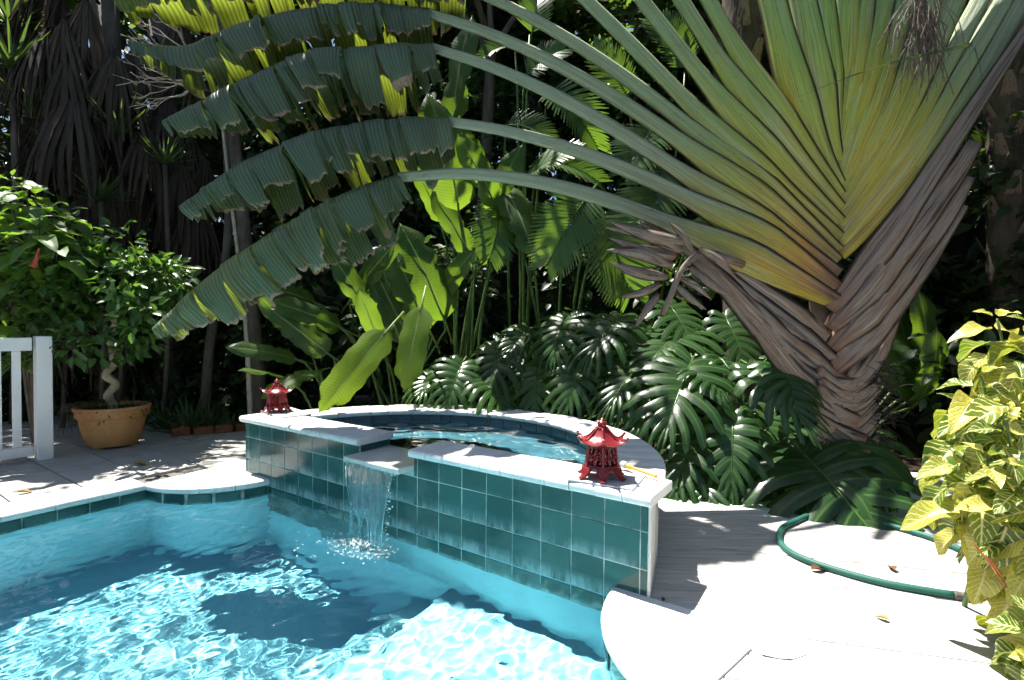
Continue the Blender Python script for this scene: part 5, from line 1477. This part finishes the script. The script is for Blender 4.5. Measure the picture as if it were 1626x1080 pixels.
# ------------------------------------------------------------------ terracotta pot and the small tree in it
def build_pot():
    c = at(180, 700, 5.72); c = Vector((c.x, 5.72, 0.0))
    root = thing('flower_pot', 'large weathered terracotta pot standing on the terrace by the fence', 'pot', tuple(c))
    q = NT('mossy_terracotta'); p = q.pos()
    col = q.mix(q.range(q.noise(p, 3.2, 5), 0.3, 0.7), (0.40, 0.18, 0.07), (0.50, 0.26, 0.11))
    col = q.mix(q.math('MULTIPLY', q.range(q.noise(q.mapping(p, (1, 1, 0.5)), 5.5, 6, 0.7), 0.45, 0.72), 0.6), col, (0.30, 0.20, 0.05))
    col = q.mix(q.math('MULTIPLY', q.range(q.noise(p, 16, 6, 0.7), 0.56, 0.7), 0.55), col, (0.55, 0.42, 0.28))
    mt = q.done(q.bsdf(col, 0.8, 0.25, q.bump(q.noise(p, 30, 5), 0.35, 0.012)))
    m = MB(); m.lathe([(0.17, 0.03), (0.222, 0.03), (0.234, 0.045), (0.262, 0.11), (0.29, 0.22), (0.312, 0.34), (0.315, 0.35)], tuple(c), 48); obj('body', m, mt, root, sharp=50)
    m = MB(); m.lathe([(0.312, 0.345), (0.332, 0.352), (0.338, 0.362), (0.345, 0.43), (0.357, 0.438), (0.357, 0.462), (0.348, 0.470), (0.317, 0.468), (0.31, 0.40)], tuple(c), 48); obj('rim', m, mt, root, sharp=50)
    m = MB(); k = [m.vert(c + Vector((0.314 * math.cos(a), 0.314 * math.sin(a), 0.43))) for a in [6.2832 * i / 32 for i in range(32)]]; m.face(k); obj('soil', m, M_SOIL, root)
    for a in (0.3, 2.4, 4.5):
        m = MB(); m.box((c.x + 0.17 * math.cos(a), c.y + 0.17 * math.sin(a), 0.016), (0.05, 0.03, 0.0155), 0.006); obj('pot_foot', m, mt, root, smooth=False)
    # weeds trailing over the rim
    rs = np.random.RandomState(4); N = 420
    th = rs.uniform(0, 6.283, N); rr_ = rs.uniform(0.15, 0.40, N)
    pos = np.stack([c.x + rr_ * np.cos(th), c.y + rr_ * np.sin(th), 0.46 + 0.04 * rs.rand(N) - np.maximum(0, rr_ - 0.32) * 1.8], 1)
    d = np.stack([np.cos(th) * 0.6, np.sin(th) * 0.6, rs.normal(0, 0.6, N)], 1)
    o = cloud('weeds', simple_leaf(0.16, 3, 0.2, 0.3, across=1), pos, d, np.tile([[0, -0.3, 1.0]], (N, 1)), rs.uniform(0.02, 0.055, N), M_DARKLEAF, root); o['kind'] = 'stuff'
    rt = MB(); rr = random.Random(4)
    for i in range(46):                                      # dry roots hanging at the left of the pot
        a = rr.uniform(2.6, 3.9); p0 = c + Vector((0.35 * math.cos(a), 0.35 * math.sin(a), 0.46)); p1 = p0 + Vector((rr.uniform(-0.22, -0.02), rr.uniform(-0.1, 0.1), rr.uniform(-0.36, -0.02)))
        rt.tube(curve([p0, p0.lerp(p1, 0.4) + Vector((-0.05, 0, 0.05)), p1], 5), 0.0022, 4, cap=False)
    o = obj('trailing_roots', rt, M_BARK, root); o['kind'] = 'stuff'
    return c
pot_c = build_pot()
def branchy(root, name, mat, starts, rr, depth=2, shrink=0.6):
    mb = MB(); ends = []
    def go(p, v, L, r, d):
        q = p + v * L; mid = p.lerp(q, 0.5) + Vector((rr.uniform(-1, 1), rr.uniform(-1, 1), rr.uniform(-0.3, 0.6))) * L * 0.10
        mb.tube(curve([p, mid, q], 5), [lerp(r, r * 0.62, k / 5) for k in range(6)], 6, cap=False)
        ends.append(q)
        if d:
            for _ in range(rr.choice((2, 3))):
                w = (v + Vector((rr.uniform(-1, 1), rr.uniform(-1, 1), rr.uniform(-0.5, 0.7))) * 0.8).normalized()
                go(q, w, L * rr.uniform(0.55, 0.85), r * shrink, d - 1)
    for p, v, L, r in starts: go(Vector(p), Vector(v).normalized(), L, r, depth)
    obj(name, mb, mat, root); return ends
def build_potted_tree():
    c = pot_c; root = thing('potted_tree', 'small round-headed tree with corkscrew trunk growing in the terracotta pot', 'tree', (c.x, c.y, 0.42))
    pts = [at(*p, 5.72) for p in ((178, 650), (174, 632), (180, 612), (172, 596), (176, 580), (184, 566), (176, 552), (172, 538), (178, 520), (185, 500))]
    pts = curve(pts, 40)
    pts = [p + Vector((0, 0.035 * math.sin(i * 0.75), 0)) for i, p in enumerate(pts)]
    m = MB(); m.tube(pts, [lerp(0.046, 0.036, i / 40) * (1 + 0.10 * math.sin(i * 1.5)) for i in range(41)], 10); obj('trunk', m, M_PALEBARK, root)
    rr = random.Random(14); top = pts[-1]
    ends = branchy(root, 'branches', M_BARK, [(top, (rr.uniform(-1, 1), rr.uniform(-0.7, 0.7), rr.uniform(0.0, 0.9)), rr.uniform(0.25, 0.42), 0.022) for _ in range(9)], rr, 2)
    rs = np.random.RandomState(15)
    cen = [(p.x, p.y, p.z) for p in ends]
    cc = [at(x, y, Y) for x, y, Y in ((150, 400, 5.5), (190, 380, 5.6), (215, 430, 5.5), (120, 450, 5.35), (200, 470, 5.3), (238, 480, 5.5), (90, 500, 5.3), (140, 520, 5.3), (210, 530, 5.4), (60, 520, 5.4), (40, 470, 5.4), (180, 440, 5.2), (110, 410, 5.7), (20, 540, 5.3), (225, 535, 5.6), (70, 555, 5.3), (150, 550, 5.3), (110, 545, 5.2), (200, 555, 5.5), (225, 500, 5.2), (30, 570, 5.2))]
    cen += [tuple(p) for p in cc]
    P, V = clump_points(rs, cen, [rs.uniform(0.14, 0.27) for _ in cen], 34)
    V = V + np.array([[0, -0.4, -0.1]]); n = len(P)
    o = cloud('crown', simple_leaf(0.27, 4, 0.4, 0.25, across=1), P, V + rs.normal(0, 0.4, (n, 3)), np.stack([rs.normal(0, 0.5, n), rs.normal(-0.5, 0.4, n), np.abs(rs.normal(0.8, 0.3, n))], 1), rs.uniform(0.075, 0.15, n), M_TREELEAF, root)
build_potted_tree()
# ------------------------------------------------------------------ trumpet shrub at the left edge
def build_trumpet():
    b = Vector((-5.6, 5.9, G0)); root = thing('trumpet_shrub', 'large-leaved pale green shrub with a red trumpet flower above the fence', 'shrub', tuple(b))
    rr = random.Random(19)
    me = [simple_leaf(w, 7, 0.35, dr, 0.2, seed=s, across=2).mesh('leaf', M_TRUMPET, True) for w, dr, s in ((0.25, 0.3, 1), (0.28, 0.45, 2), (0.22, 0.2, 3))]
    tips = [(40, 300, 5.3), (80, 330, 5.2), (20, 330, 5.2), (60, 350, 5.0), (100, 350, 5.3), (10, 370, 5.1), (40, 390, 5.1), (90, 385, 5.1), (15, 420, 5.2), (70, 410, 5.3), (0, 310, 5.5), (30, 450, 5.3), (-30, 380, 5.2), (-20, 450, 5.2), (0, 490, 5.3), (55, 300, 5.6), (110, 330, 5.7), (20, 280, 5.7)]
    for x, y, Y in tips:
        p = at(x, y, Y); m = MB(); m.tube(curve([b, b.lerp(p, 0.6) + Vector((0, 0.1, 0.2)), p], 8), [lerp(0.03, 0.006, k / 8) for k in range(9)], 6); obj('branch', m, M_BARK, root)
        ph = rr.uniform(0, 6)
        for k in range(8):
            a = ph + k * 2.4; out = Vector((math.cos(a), math.sin(a), 0)); el = lerp(0.7, -0.6, k / 7)
            d = (out * math.cos(el) + Vector((0, -0.1, 1)) * math.sin(el)).normalized(); L = lerp(0.13, 0.33, min(1, k / 3)) * rr.uniform(0.8, 1.1)
            inst('leaf', me[rr.randrange(3)], root, frame(p - Vector((0, 0, 0.03 * k)) + d * 0.015, d, (0.1, -0.4, 1), L))
    fa, fb = at(62, 395, 4.95), at(54, 424, 4.93)
    m = MB(); m.tube(curve([fa, fa.lerp(fb, 0.5), fb], 6), [0.008, 0.012, 0.014, 0.016, 0.018, 0.026, 0.045], 10, cap=False)
    obj('flower', m, solid('coral_flower', (0.55, 0.10, 0.06), (0.45, 0.07, 0.05), 12, 0.5), root)
build_trumpet()

# ------------------------------------------------------------------ hose on the deck
def build_hose():
    z = 0.02
    px = [(1700, 985), (1590, 905), (1500, 862), (1440, 842), (1360, 822), (1300, 815), (1262, 828), (1243, 838), (1237, 853), (1246, 870), (1275, 887), (1330, 906), (1400, 925), (1470, 938), (1515, 945)]
    pts = curve([on(x, y, z) for x, y in px], 90)
    root = thing('hose', 'green vacuum hose looped on the board deck', 'hose', tuple(pts[45] - Vector((0, 0, z))))
    m = MB(); m.tube(pts, 0.0195, 12)
    q = NT('green_hose_rubber'); u = q.uv()
    c = q.mix(q.range(q.noise(q.pos(), 4, 4), 0.3, 0.7), (0.012, 0.085, 0.065), (0.02, 0.115, 0.09))
    w = q.math('SINE', q.math('MULTIPLY', u[1], 900.0))
    obj('tube', m, q.done(q.bsdf(c, 0.55, 0.4, q.bump(q.noise(q.pos(), 30, 4), 0.2, 0.004))), root)
    e = pts[-1]; d = (pts[-1] - pts[-3]).normalized(); m = MB()
    m.tube([e - d * 0.004, e, e + d * 0.02, e + d * 0.022, e + d * 0.045, e + d * 0.047, e + d * 0.075], [0.018, 0.0225, 0.0225, 0.021, 0.021, 0.0225, 0.0225], 14)
    obj('cuff', m, solid('brown_grey_cuff', (0.09, 0.075, 0.07), (0.16, 0.14, 0.13), 20, 0.6), root, sharp=40)
build_hose()
# ------------------------------------------------------------------ litter
M_LITTER = solid('fallen_leaf_brown', (0.10, 0.045, 0.02), (0.18, 0.09, 0.04), 20, 0.8)
M_LITTERY = solid('fallen_leaf_yellow', (0.35, 0.28, 0.05), (0.28, 0.16, 0.05), 20, 0.7)
for i, (x, y, L, a, mt, lab) in enumerate([
    (1288, 905, 0.10, 0.2, M_LITTER, 'curled brown leaf lying on the deck inside the hose loop'), (1421, 906, 0.08, 1.3, M_LITTER, 'small brown leaf lying near the far side of the hose'),
    (1412, 985, 0.06, 2.2, M_LITTERY, 'tiny tan leaf lying on the sunlit boards'), (213, 737, 0.14, 0.1, M_LITTERY, 'yellow leaf lying on the pavers in front of the pot'), (28, 782, 0.10, 0.4, M_LITTERY, 'yellow leaf lying on the coping at the left edge'),
    (1052, 955, 0.05, 0.9, M_DARKLEAF, 'scrap of green leaf at the foot of the spa')]):
    p = on(x, y, 0.012); o = bpy.data.objects.new('fallen_leaf', simple_leaf(0.26, 5, 0.9, 0.25, seed=i).mesh('fallen_leaf', mt, True))
    o.matrix_basis = frame(p, (math.cos(a), math.sin(a), 0.05), (0, 0, 1), L); COL.objects.link(o); tag(o, lab, 'leaf', 'fallen leaves')

# ------------------------------------------------------------------ planting behind the terrace
M_TERRA = solid('terracotta_edging', (0.15, 0.055, 0.03), (0.22, 0.09, 0.05), 6, 0.8, 0.4, 40, 0.2, dirt=(0.10, 0.07, 0.05))
EDG = [((268, 694), (300, 692)), ((302, 692), (336, 689)), ((338, 689), (368, 687)), ((370, 686), (398, 684)), ((400, 683), (425, 681))]
for i, (a, b) in enumerate(EDG):
    A, B = on(*a), on(*b); m = MB(); d = (B - A); L = d.length
    m.box((0, 0, 0), (L / 2 - 0.006, 0.05, 0.055), 0.012)
    M = Matrix.Translation((A + B) / 2 + Vector((0, 0.05, 0.05 - 0.01 * (i % 2)))) @ Matrix.Rotation(math.atan2(d.y, d.x) + (0.05 if i % 2 else -0.04), 4, 'Z')
    m.v = [tuple(M @ Vector(v)) for v in m.v]
    tag(obj('edging_brick', m, M_TERRA, smooth=False, loc=tuple((A + B) / 2)), 'terracotta edging brick of the bed behind the terrace, number %d from the pot' % (i + 1) if False else ['terracotta edging brick nearest the flower pot', 'second terracotta edging brick from the flower pot', 'middle terracotta edging brick of the row behind the terrace', 'terracotta edging brick next to last towards the spa', 'terracotta edging brick nearest the spa'][i], 'brick', 'terracotta bed edging')
ST = [strap_rosette(s, n, 1.0, w, up, ar).mesh('leaves', M_STRAP, True) for s, n, w, up, ar in ((1, 26, 0.045, 0.95, 0.9), (2, 34, 0.028, 0.85, 0.5), (3, 22, 0.06, 1.0, 0.7))]
def rosette(name, label, p, L, k, group, stem=0.0):
    root = thing(name, label, 'plant', (p.x, p.y, p.z - stem), group)
    inst('leaves', ST[k], root, Matrix.Translation(p) @ Matrix.Scale(L, 4))
    if stem:
        m = MB(); m.tube(curve([p - Vector((0.05, 0, stem)), p - Vector((-0.04, 0, stem * 0.5)), p], 6), [0.03] * 7, 7); obj('stem', m, M_BARK, root)
SG = 'strap-leaved clumps along the bed'
for (x, y, Y, L, k, lab) in [(300, 690, 6.5, 0.62, 0, 'arching strap-leaved clump right of the flower pot'), (262, 694, 6.7, 0.5, 2, 'strap-leaved clump half hidden behind the flower pot'), (335, 686, 6.7, 0.5, 0, 'strap-leaved clump behind the middle of the brick edging'),
                             (385, 672, 6.8, 0.3, 1, 'small bright strap-leaved clump beside the left lantern'), (366, 680, 6.6, 0.34, 2, 'low strap-leaved clump beside the grey tree foot'), (215, 690, 6.9, 0.6, 0, 'strap-leaved clump directly behind the flower pot')]:
    p = at(x, y, Y); rosette('strap_leaf_clump', lab, Vector((p.x, Y, G0 + 0.02)), L, k, SG)
DG = 'spiky rosettes among the dead palm leaves'
for (x, y, Y, L, k, lab) in [(20, 110, 6.6, 0.75, 1, 'spiky rosette high at the left edge'), (60, 190, 6.8, 0.7, 1, 'spiky rosette below the highest one at the left edge'), (190, 215, 6.9, 0.6, 1, 'spiky rosette between the hanging dead palm leaves'), (160, 320, 6.5, 0.5, 0, 'spiky rosette with pale blades above the potted tree'),
                             (262, 262, 7.0, 0.5, 1, 'spiky rosette beside the tip of the third palm blade'), (100, 255, 6.7, 0.55, 1, 'spiky rosette above the trumpet shrub'), (15, 40, 6.9, 0.7, 1, 'spiky rosette in the top left corner')]:
    p = at(x, y, Y); rosette('spiky_rosette', lab, p, L, k, DG, stem=p.z - G0)

# ------------------------------------------------------------------ dead palms at the left: trunks dressed in hanging dry leaves
def dead_leaf(seed):
    r = random.Random(seed); m = MB(); n = 26
    m.tube([(0, 0, 0), (0, -0.12, 0.03), (0, -0.25, -0.06)], [0.02, 0.016, 0.012], 6)
    for i in range(n):
        a = lerp(-1.15, 1.15, i / (n - 1)); L = r.uniform(0.75, 1.25)
        v = Vector((math.sin(a) * 0.55, -0.35 * math.cos(a) - 0.1, -0.75)).normalized(); p = Vector((0, -0.25, -0.06)); K = 6
        side = Vector((math.cos(a), math.sin(a) * 0.5, 0)); rows = []; tone = r.random(); w0 = r.uniform(0.016, 0.03)
        for k in range(K + 1):
            w = w0 * (0.35 + 0.65 * math.sin(math.pi * min(1, 0.15 + 0.8 * k / K)))
            rows.append([p - side * w, p + Vector((0, 0.012, 0)), p + side * w])
            v = (v + Vector((r.uniform(-0.10, 0.10), r.uniform(-0.08, 0.06) + 0.05, -0.22))).normalized(); p = p + v * (L / K)
        m.grid(rows, None, [[(tone, 0, 0)] * 3] * (K + 1))
    return m
DL = [dead_leaf(s).mesh('dry_leaf', M_DRYLEAF, True) for s in (1, 2, 3)]
def dead_palm(label, x, Y, zs, n, seed, r0=0.55):
    c = at(x, 400, Y); root = thing('dead_leaf_palm', label, 'palm', (c.x, Y, G0), 'palms with skirts of dead leaves'); rr = random.Random(seed)
    m = MB(); m.tube([Vector((c.x, Y, G0)), Vector((c.x + 0.05, Y, 2.0)), Vector((c.x - 0.05, Y, 6.5))], [0.22, 0.18, 0.17], 14); obj('trunk', m, M_BARK, root)
    for i in range(n):
        a = -math.pi / 2 + rr.uniform(-1.5, 1.5); z = lerp(zs[0], zs[1], i / (n - 1)); L = rr.uniform(0.9, 1.4)
        p = Vector((c.x + r0 * rr.uniform(0.35, 1) * math.cos(a), Y + r0 * rr.uniform(0.35, 1) * math.sin(a), z))
        M = Matrix.Translation(p) @ Matrix.Rotation(a + math.pi / 2, 4, 'Z') @ Matrix.Rotation(rr.uniform(-0.15, 0.2), 4, 'X') @ Matrix.Scale(L, 4)
        inst('dry_leaf', DL[rr.randrange(3)], root, M)
dead_palm('palm wrapped in hanging grey dead leaves left of the palm blades', 175, 7.4, (1.9, 6.2), 26, 71)
dead_palm('palm with a ragged dead-leaf skirt behind the tips of the palm blades', 262, 7.9, (1.8, 6.2), 24, 72)
dead_palm('palm trunk with dead leaves in the dark top left corner', 55, 8.2, (2.2, 6.8), 22, 73)

# ------------------------------------------------------------------ bare twigs
def build_twigs():
    b = at(345, 120, 6.2); root = thing('bare_shrub', 'leafless pale twigs reaching out in front of the dead palm leaves', 'shrub', (b.x, 6.3, G0)); rr = random.Random(23); mb = MB()
    mb.tube(curve([(b.x + 0.3, 6.4, G0), (b.x + 0.25, 6.35, 1.5), (b.x + 0.1, 6.25, 3.2), b], 12), [lerp(0.035, 0.012, k / 12) for k in range(13)], 6)
    def go(p, v, L, r, d):
        q = p + v * L; mb.tube(curve([p, p.lerp(q, 0.5) + Vector((0, rr.uniform(-0.04, 0.04), rr.uniform(-0.06, 0.03))), q], 5), [lerp(r, r * 0.6, k / 5) for k in range(6)], 5, cap=False)
        if d:
            for _ in range(2 if d < 3 else 3): go(q, (v + Vector((rr.uniform(-0.5, 0.3), rr.uniform(-0.5, 0.3), rr.uniform(-0.45, 0.6)))).normalized(), L * rr.uniform(0.6, 0.9), r * 0.66, d - 1)
    for v in ((-1, -0.1, 0.35), (-1, 0.1, -0.1), (-0.8, -0.2, 0.7), (-0.9, 0, -0.45)): go(b, Vector(v).normalized(), 0.36, 0.017, 3)
    obj('twigs', mb, M_TWIG, root)
build_twigs()

# ------------------------------------------------------------------ trees with crowns added out of view to shade the garden
LEAF3 = simple_leaf(0.26, 3, 0.3, 0.3, across=1)
def tree(label, base, pts, r0, crowns, per, seed, lsz=(0.14, 0.26), mat=M_GREEN):
    root = thing('tree', label, 'tree', tuple(base), 'trees shading the garden'); rr = random.Random(seed); rs = np.random.RandomState(seed)
    P = curve(pts, 16); m = MB(); m.tube(P, [lerp(r0, r0 * 0.5, k / 16) for k in range(17)], 12); obj('trunk', m, M_BARK, root)
    top = P[-1]; lm = MB()
    for c, r in crowns:
        c = Vector(c); lm.tube(curve([top - Vector((0, 0, 0.3)), top.lerp(c, 0.5) + Vector((0, 0, 0.25)), c], 6), [lerp(r0 * 0.4, 0.02, k / 6) for k in range(7)], 7)
    obj('limbs', lm, M_BARK, root)
    cen, rad = [], []
    for c, r in crowns:
        for _ in range(int(7 * r * r) + 4):
            v = rs.normal(size=3); v /= np.linalg.norm(v); q = np.array(c) + v * r * rs.rand() ** 0.4 * np.array([1, 1, 0.7]); cen.append(q); rad.append(rs.uniform(0.28, 0.55))
    pos, V = clump_points(rs, cen, rad, per); n = len(pos)
    o = cloud('crown', LEAF3, pos, V * [1, 1, 0.4] + rs.normal(0, 0.5, (n, 3)), np.stack([rs.normal(0, 0.5, n), rs.normal(0, 0.5, n), np.ones(n)], 1), rs.uniform(*lsz, n), mat, root)
tree('slender grey-barked tree standing behind the left lantern', (-3.5, 6.9, G0), [(-3.45, 6.9, G0), (-3.5, 6.9, 0.8), (-3.62, 6.95, 2.0), (-4.2, 7.2, 6.2)], 0.11, [((-5.0, 8.2, 7.5), 1.1), ((-7.6, 8.0, 7.3), 1.1), ((-6.4, 6.6, 7.6), 0.5)], 22, 81)
tree('thin dark tree in the shade behind the strap-leaved clumps', (-4.35, 7.1, G0), [(-4.35, 7.1, G0), (-4.25, 7.1, 1.2), (-4.1, 7.3, 3.0), (-4.6, 7.8, 6.5)], 0.07, [((-5.6, 8.6, 8.0), 1.4), ((-7.2, 8.6, 8.0), 1.4), ((-3.8, 9.4, 8.0), 1.0)], 24, 82)
tree('tall tree far behind the heliconia clumps', (-0.5, 8.8, G0), [(-0.5, 8.8, G0), (-0.55, 8.8, 2.5), (-0.4, 8.9, 6.5)], 0.16, [((-1.3, 6.8, 7.4), 0.7), ((-2.6, 9.8, 8.4), 1.3), ((-0.6, 9.8, 8.5), 1.3), ((1.4, 9.6, 8.4), 1.3)], 18, 83)
tree('tree in the dark behind the palm fan', (3.6, 8.2, G0), [(3.6, 8.2, G0), (3.5, 8.2, 2.5), (3.3, 8.3, 6.0)], 0.17, [((3.2, 8.3, 8.0), 1.5), ((5.0, 7.8, 7.6), 1.6), ((6.6, 7.0, 7.0), 1.6), ((6.8, 5.2, 6.6), 1.5), ((4.4, 6.6, 7.4), 1.3), ((2.5, 7.0, 7.3), 1.0), ((3.2, 6.4, 7.3), 0.9)], 26, 84)  # nearer crowns added overhead to shade the clump right of the palm trunk
tree('tree behind the dead palm leaves in the top left', (-8.2, 8.8, G0), [(-8.2, 8.8, G0), (-8.1, 8.8, 2.5), (-8.0, 8.9, 6.0)], 0.17, [((-8.8, 8.6, 8.0), 1.6), ((-9.8, 7.2, 7.4), 1.6), ((-10.2, 9.4, 8.0), 1.7)], 26, 85)
HI = []  # crowns above the view, added to shade the back of the garden
_rs = np.random.RandomState(7)
for gx in np.arange(-11.0, 9.5, 1.8):
    for gy in (9.6, 11.2, 12.8, 14.4): HI.append(((gx + _rs.uniform(-0.4, 0.4), gy + _rs.uniform(-0.4, 0.4), 9.4 + _rs.uniform(-0.4, 0.6) + 0.9 * (gy > 11.5)), 1.35))
tree('unseen tall tree added over the back of the garden for shade', (-2.0, 10.9, G0), [(-2.0, 10.9, G0), (-2.0, 10.9, 3.0), (-1.9, 10.9, 7.5)], 0.22, HI, 15, 86, (0.28, 0.45))
# ------------------------------------------------------------------ palm trunk behind the fan, with boots and fibre
def build_boot_palm(label, x, Y, x1, seed, z0, z1):
    rr = random.Random(seed); c0 = at(x, 500, Y); c1 = at(x1, -60, Y)
    root = thing('boot_palm', label, 'palm', (c0.x, Y, G0), 'palms with old leaf boots'); ax = curve([Vector((c0.x, Y, G0)), Vector(((c0.x + c1.x) / 2, Y, 2.2)), c1, c1 + Vector((0.05, 0, 1.2))], 30)
    m = MB(); m.tube(ax, 0.2, 14); obj('trunk', m, M_BARK, root)
    for i in range(46):
        t = 0.35 + 0.62 * i / 46; p = ax[int(t * 30)]; a = 2.4 * i; o = Vector((math.cos(a), math.sin(a), 0)); s = Vector((-o.y, o.x, 0)); m = MB(); rows = []
        for k in range(5):
            q = k / 4; w = lerp(0.10, 0.045, q); rows.append([p + o * (0.17 + 0.12 * q) + s * (w * c) + Vector((0, 0, 0.26 * q)) + o * (0.03 * (1 - c * c)) for c in (-1, -0.4, 0.4, 1)])
        m.grid(rows, None, [[(rr.random(), 1, 0)] * 4] * 5); obj('leaf_boot', m, M_DEAD, root)
    fb = MB()
    for i in range(150):
        p = ax[rr.randrange(14, 30)] + Vector((rr.uniform(-0.25, 0.25), -0.2 + rr.uniform(-0.1, 0.1), rr.uniform(-0.1, 0.1))); q = p + Vector((rr.uniform(-0.2, 0.2), rr.uniform(-0.15, 0.1), rr.uniform(-0.5, -0.1)))
        fb.tube(curve([p, p.lerp(q, 0.5) + Vector((rr.uniform(-0.06, 0.06), 0, 0.04)), q], 4), 0.004, 4, cap=False)
    o = obj('fibre', fb, M_BARK, root); o['kind'] = 'stuff'
build_boot_palm('old palm trunk with pale leaf boots behind the left of the palm fan', 1185, 5.6, 1178, 91, 0, 5)
build_boot_palm('old palm trunk with dry fibres behind the right of the palm fan', 1612, 6.4, 1600, 92, 0, 5)

# ------------------------------------------------------------------ dark timber fence added to block horizon light, and the mass of shade plants in front of it
def build_back_fence():
    q = NT('shade_dark_timber'); p = q.pos()  # near-black colour stands in for deep shade in the gaps
    mt = q.done(q.bsdf(q.mix(q.noise(q.mapping(p, (12, 12, 1.2)), 2, 5), (0.012, 0.010, 0.008), (0.035, 0.028, 0.022)), 0.8, 0.2, q.bump(q.noise(q.mapping(p, (20, 20, 1)), 3, 4), 0.4, 0.01)))
    segs = [((-12, 10.2), (9, 10.2)), ((7.2, 10.2), (7.2, 1.5)), ((-11.5, 10.2), (-9.5, 3.0))]
    labs = ['dark timber fence added across the back to block horizon light', 'dark timber fence along the right of the garden', 'dark timber fence along the left of the garden']
    for (a, b), lab in zip(segs, labs):
        A, B = Vector((*a, 0)), Vector((*b, 0)); d = (B - A).normalized(); L = (B - A).length; ang = math.atan2(d.y, d.x)
        root = thing('timber_fence', lab, 'fence', tuple((A + B) / 2 + Vector((0, 0, G0))), 'garden fences'); n = int(L / 0.28)
        bm = MB(); bm.box((0, 0, 0), (0.137, 0.012, 1.6), 0.004); me = bm.mesh('board', mt, False)
        for i in range(n): inst('board', me, root, Matrix.Translation(A + d * (0.28 * (i + 0.5)) + Vector((0, 0, 1.6))) @ Matrix.Rotation(ang, 4, 'Z'))
        rm = MB(); rm.hexa([A + Vector((0, 0.03, 0.0)), B + Vector((0, 0.03, 0.0)), B + Vector((0, 0.06, 0.0)), A + Vector((0, 0.06, 0.0)), A + Vector((0, 0.03, 3.2)), B + Vector((0, 0.03, 3.2)), B + Vector((0, 0.06, 3.2)), A + Vector((0, 0.06, 3.2))]) if abs(d.x) > 0.9 else rm.hexa([A + Vector((0.03 if A.x > 0 else -0.06, 0, 0)), A + Vector((0.06 if A.x > 0 else -0.03, 0, 0)), B + Vector((0.06 if A.x > 0 else -0.03, 0, 0)), B + Vector((0.03 if A.x > 0 else -0.06, 0, 0)), A + Vector((0.03 if A.x > 0 else -0.06, 0, 3.2)), A + Vector((0.06 if A.x > 0 else -0.03, 0, 3.2)), B + Vector((0.06 if A.x > 0 else -0.03, 0, 3.2)), B + Vector((0.03 if A.x > 0 else -0.06, 0, 3.2))])
        obj('backing', rm, mt, root, smooth=False)
build_back_fence()
def build_understory():
    rs = np.random.RandomState(99); cen, rad = [], []
    def band(n, x0, x1, y0, y1, z0, z1, r0, r1):
        for _ in range(n): cen.append((rs.uniform(x0, x1), rs.uniform(y0, y1), rs.uniform(z0, z1) )); rad.append(rs.uniform(r0, r1))
    band(130, -9.5, 7, 8.4, 9.9, 0.0, 5.8, 0.4, 0.8)
    band(60, -3.5, 6.5, 6.9, 8.2, 0.0, 2.6, 0.3, 0.6)
    band(34, -8.5, -3.2, 7.2, 8.4, 0.0, 1.3, 0.3, 0.5)
    band(40, 4.6, 6.9, 2.6, 8.0, 0.0, 4.0, 0.4, 0.7)
    band(24, -9.4, -7.0, 4.5, 8.5, 0.0, 4.0, 0.4, 0.7)
    pos, V = clump_points(rs, cen, rad, 130); n = len(pos)
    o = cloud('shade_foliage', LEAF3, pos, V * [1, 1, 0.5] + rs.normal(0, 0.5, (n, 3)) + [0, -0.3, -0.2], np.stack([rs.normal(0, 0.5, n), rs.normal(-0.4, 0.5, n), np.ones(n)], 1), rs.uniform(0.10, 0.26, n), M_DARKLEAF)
    tag(o, 'mass of dark shade foliage filling the back of the garden', 'foliage', kind='stuff')
build_understory()
def build_far_trees():
    rs = np.random.RandomState(55); cen, rad = [], []
    for _ in range(190): cen.append((rs.uniform(-14, 12), rs.uniform(11, 12.8), rs.uniform(1.5, 8.8))); rad.append(rs.uniform(0.7, 1.2))
    for _ in range(90): cen.append((rs.uniform(-7, 6), rs.uniform(10.4, 11.2), rs.uniform(2.5, 8.2))); rad.append(rs.uniform(0.6, 1.0))
    for _ in range(40): cen.append((rs.uniform(2.5, 7.4), rs.uniform(9.0, 10.2), rs.uniform(3.5, 8.0))); rad.append(rs.uniform(0.6, 1.0))
    for _ in range(50): cen.append((rs.uniform(7.6, 9.5), rs.uniform(1, 12), rs.uniform(1, 7.5))); rad.append(rs.uniform(0.7, 1.2))
    for _ in range(40): cen.append((rs.uniform(-13, -10.5), rs.uniform(3, 11), rs.uniform(1, 7))); rad.append(rs.uniform(0.7, 1.2))
    pos, V = clump_points(rs, cen, rad, 110); n = len(pos)
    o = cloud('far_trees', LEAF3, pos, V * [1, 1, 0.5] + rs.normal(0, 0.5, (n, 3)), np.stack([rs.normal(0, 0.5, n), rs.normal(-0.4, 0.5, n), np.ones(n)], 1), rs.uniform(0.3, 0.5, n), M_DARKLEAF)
    tag(o, 'belt of dark trees beyond the garden fence', 'foliage', kind='stuff')
build_far_trees()
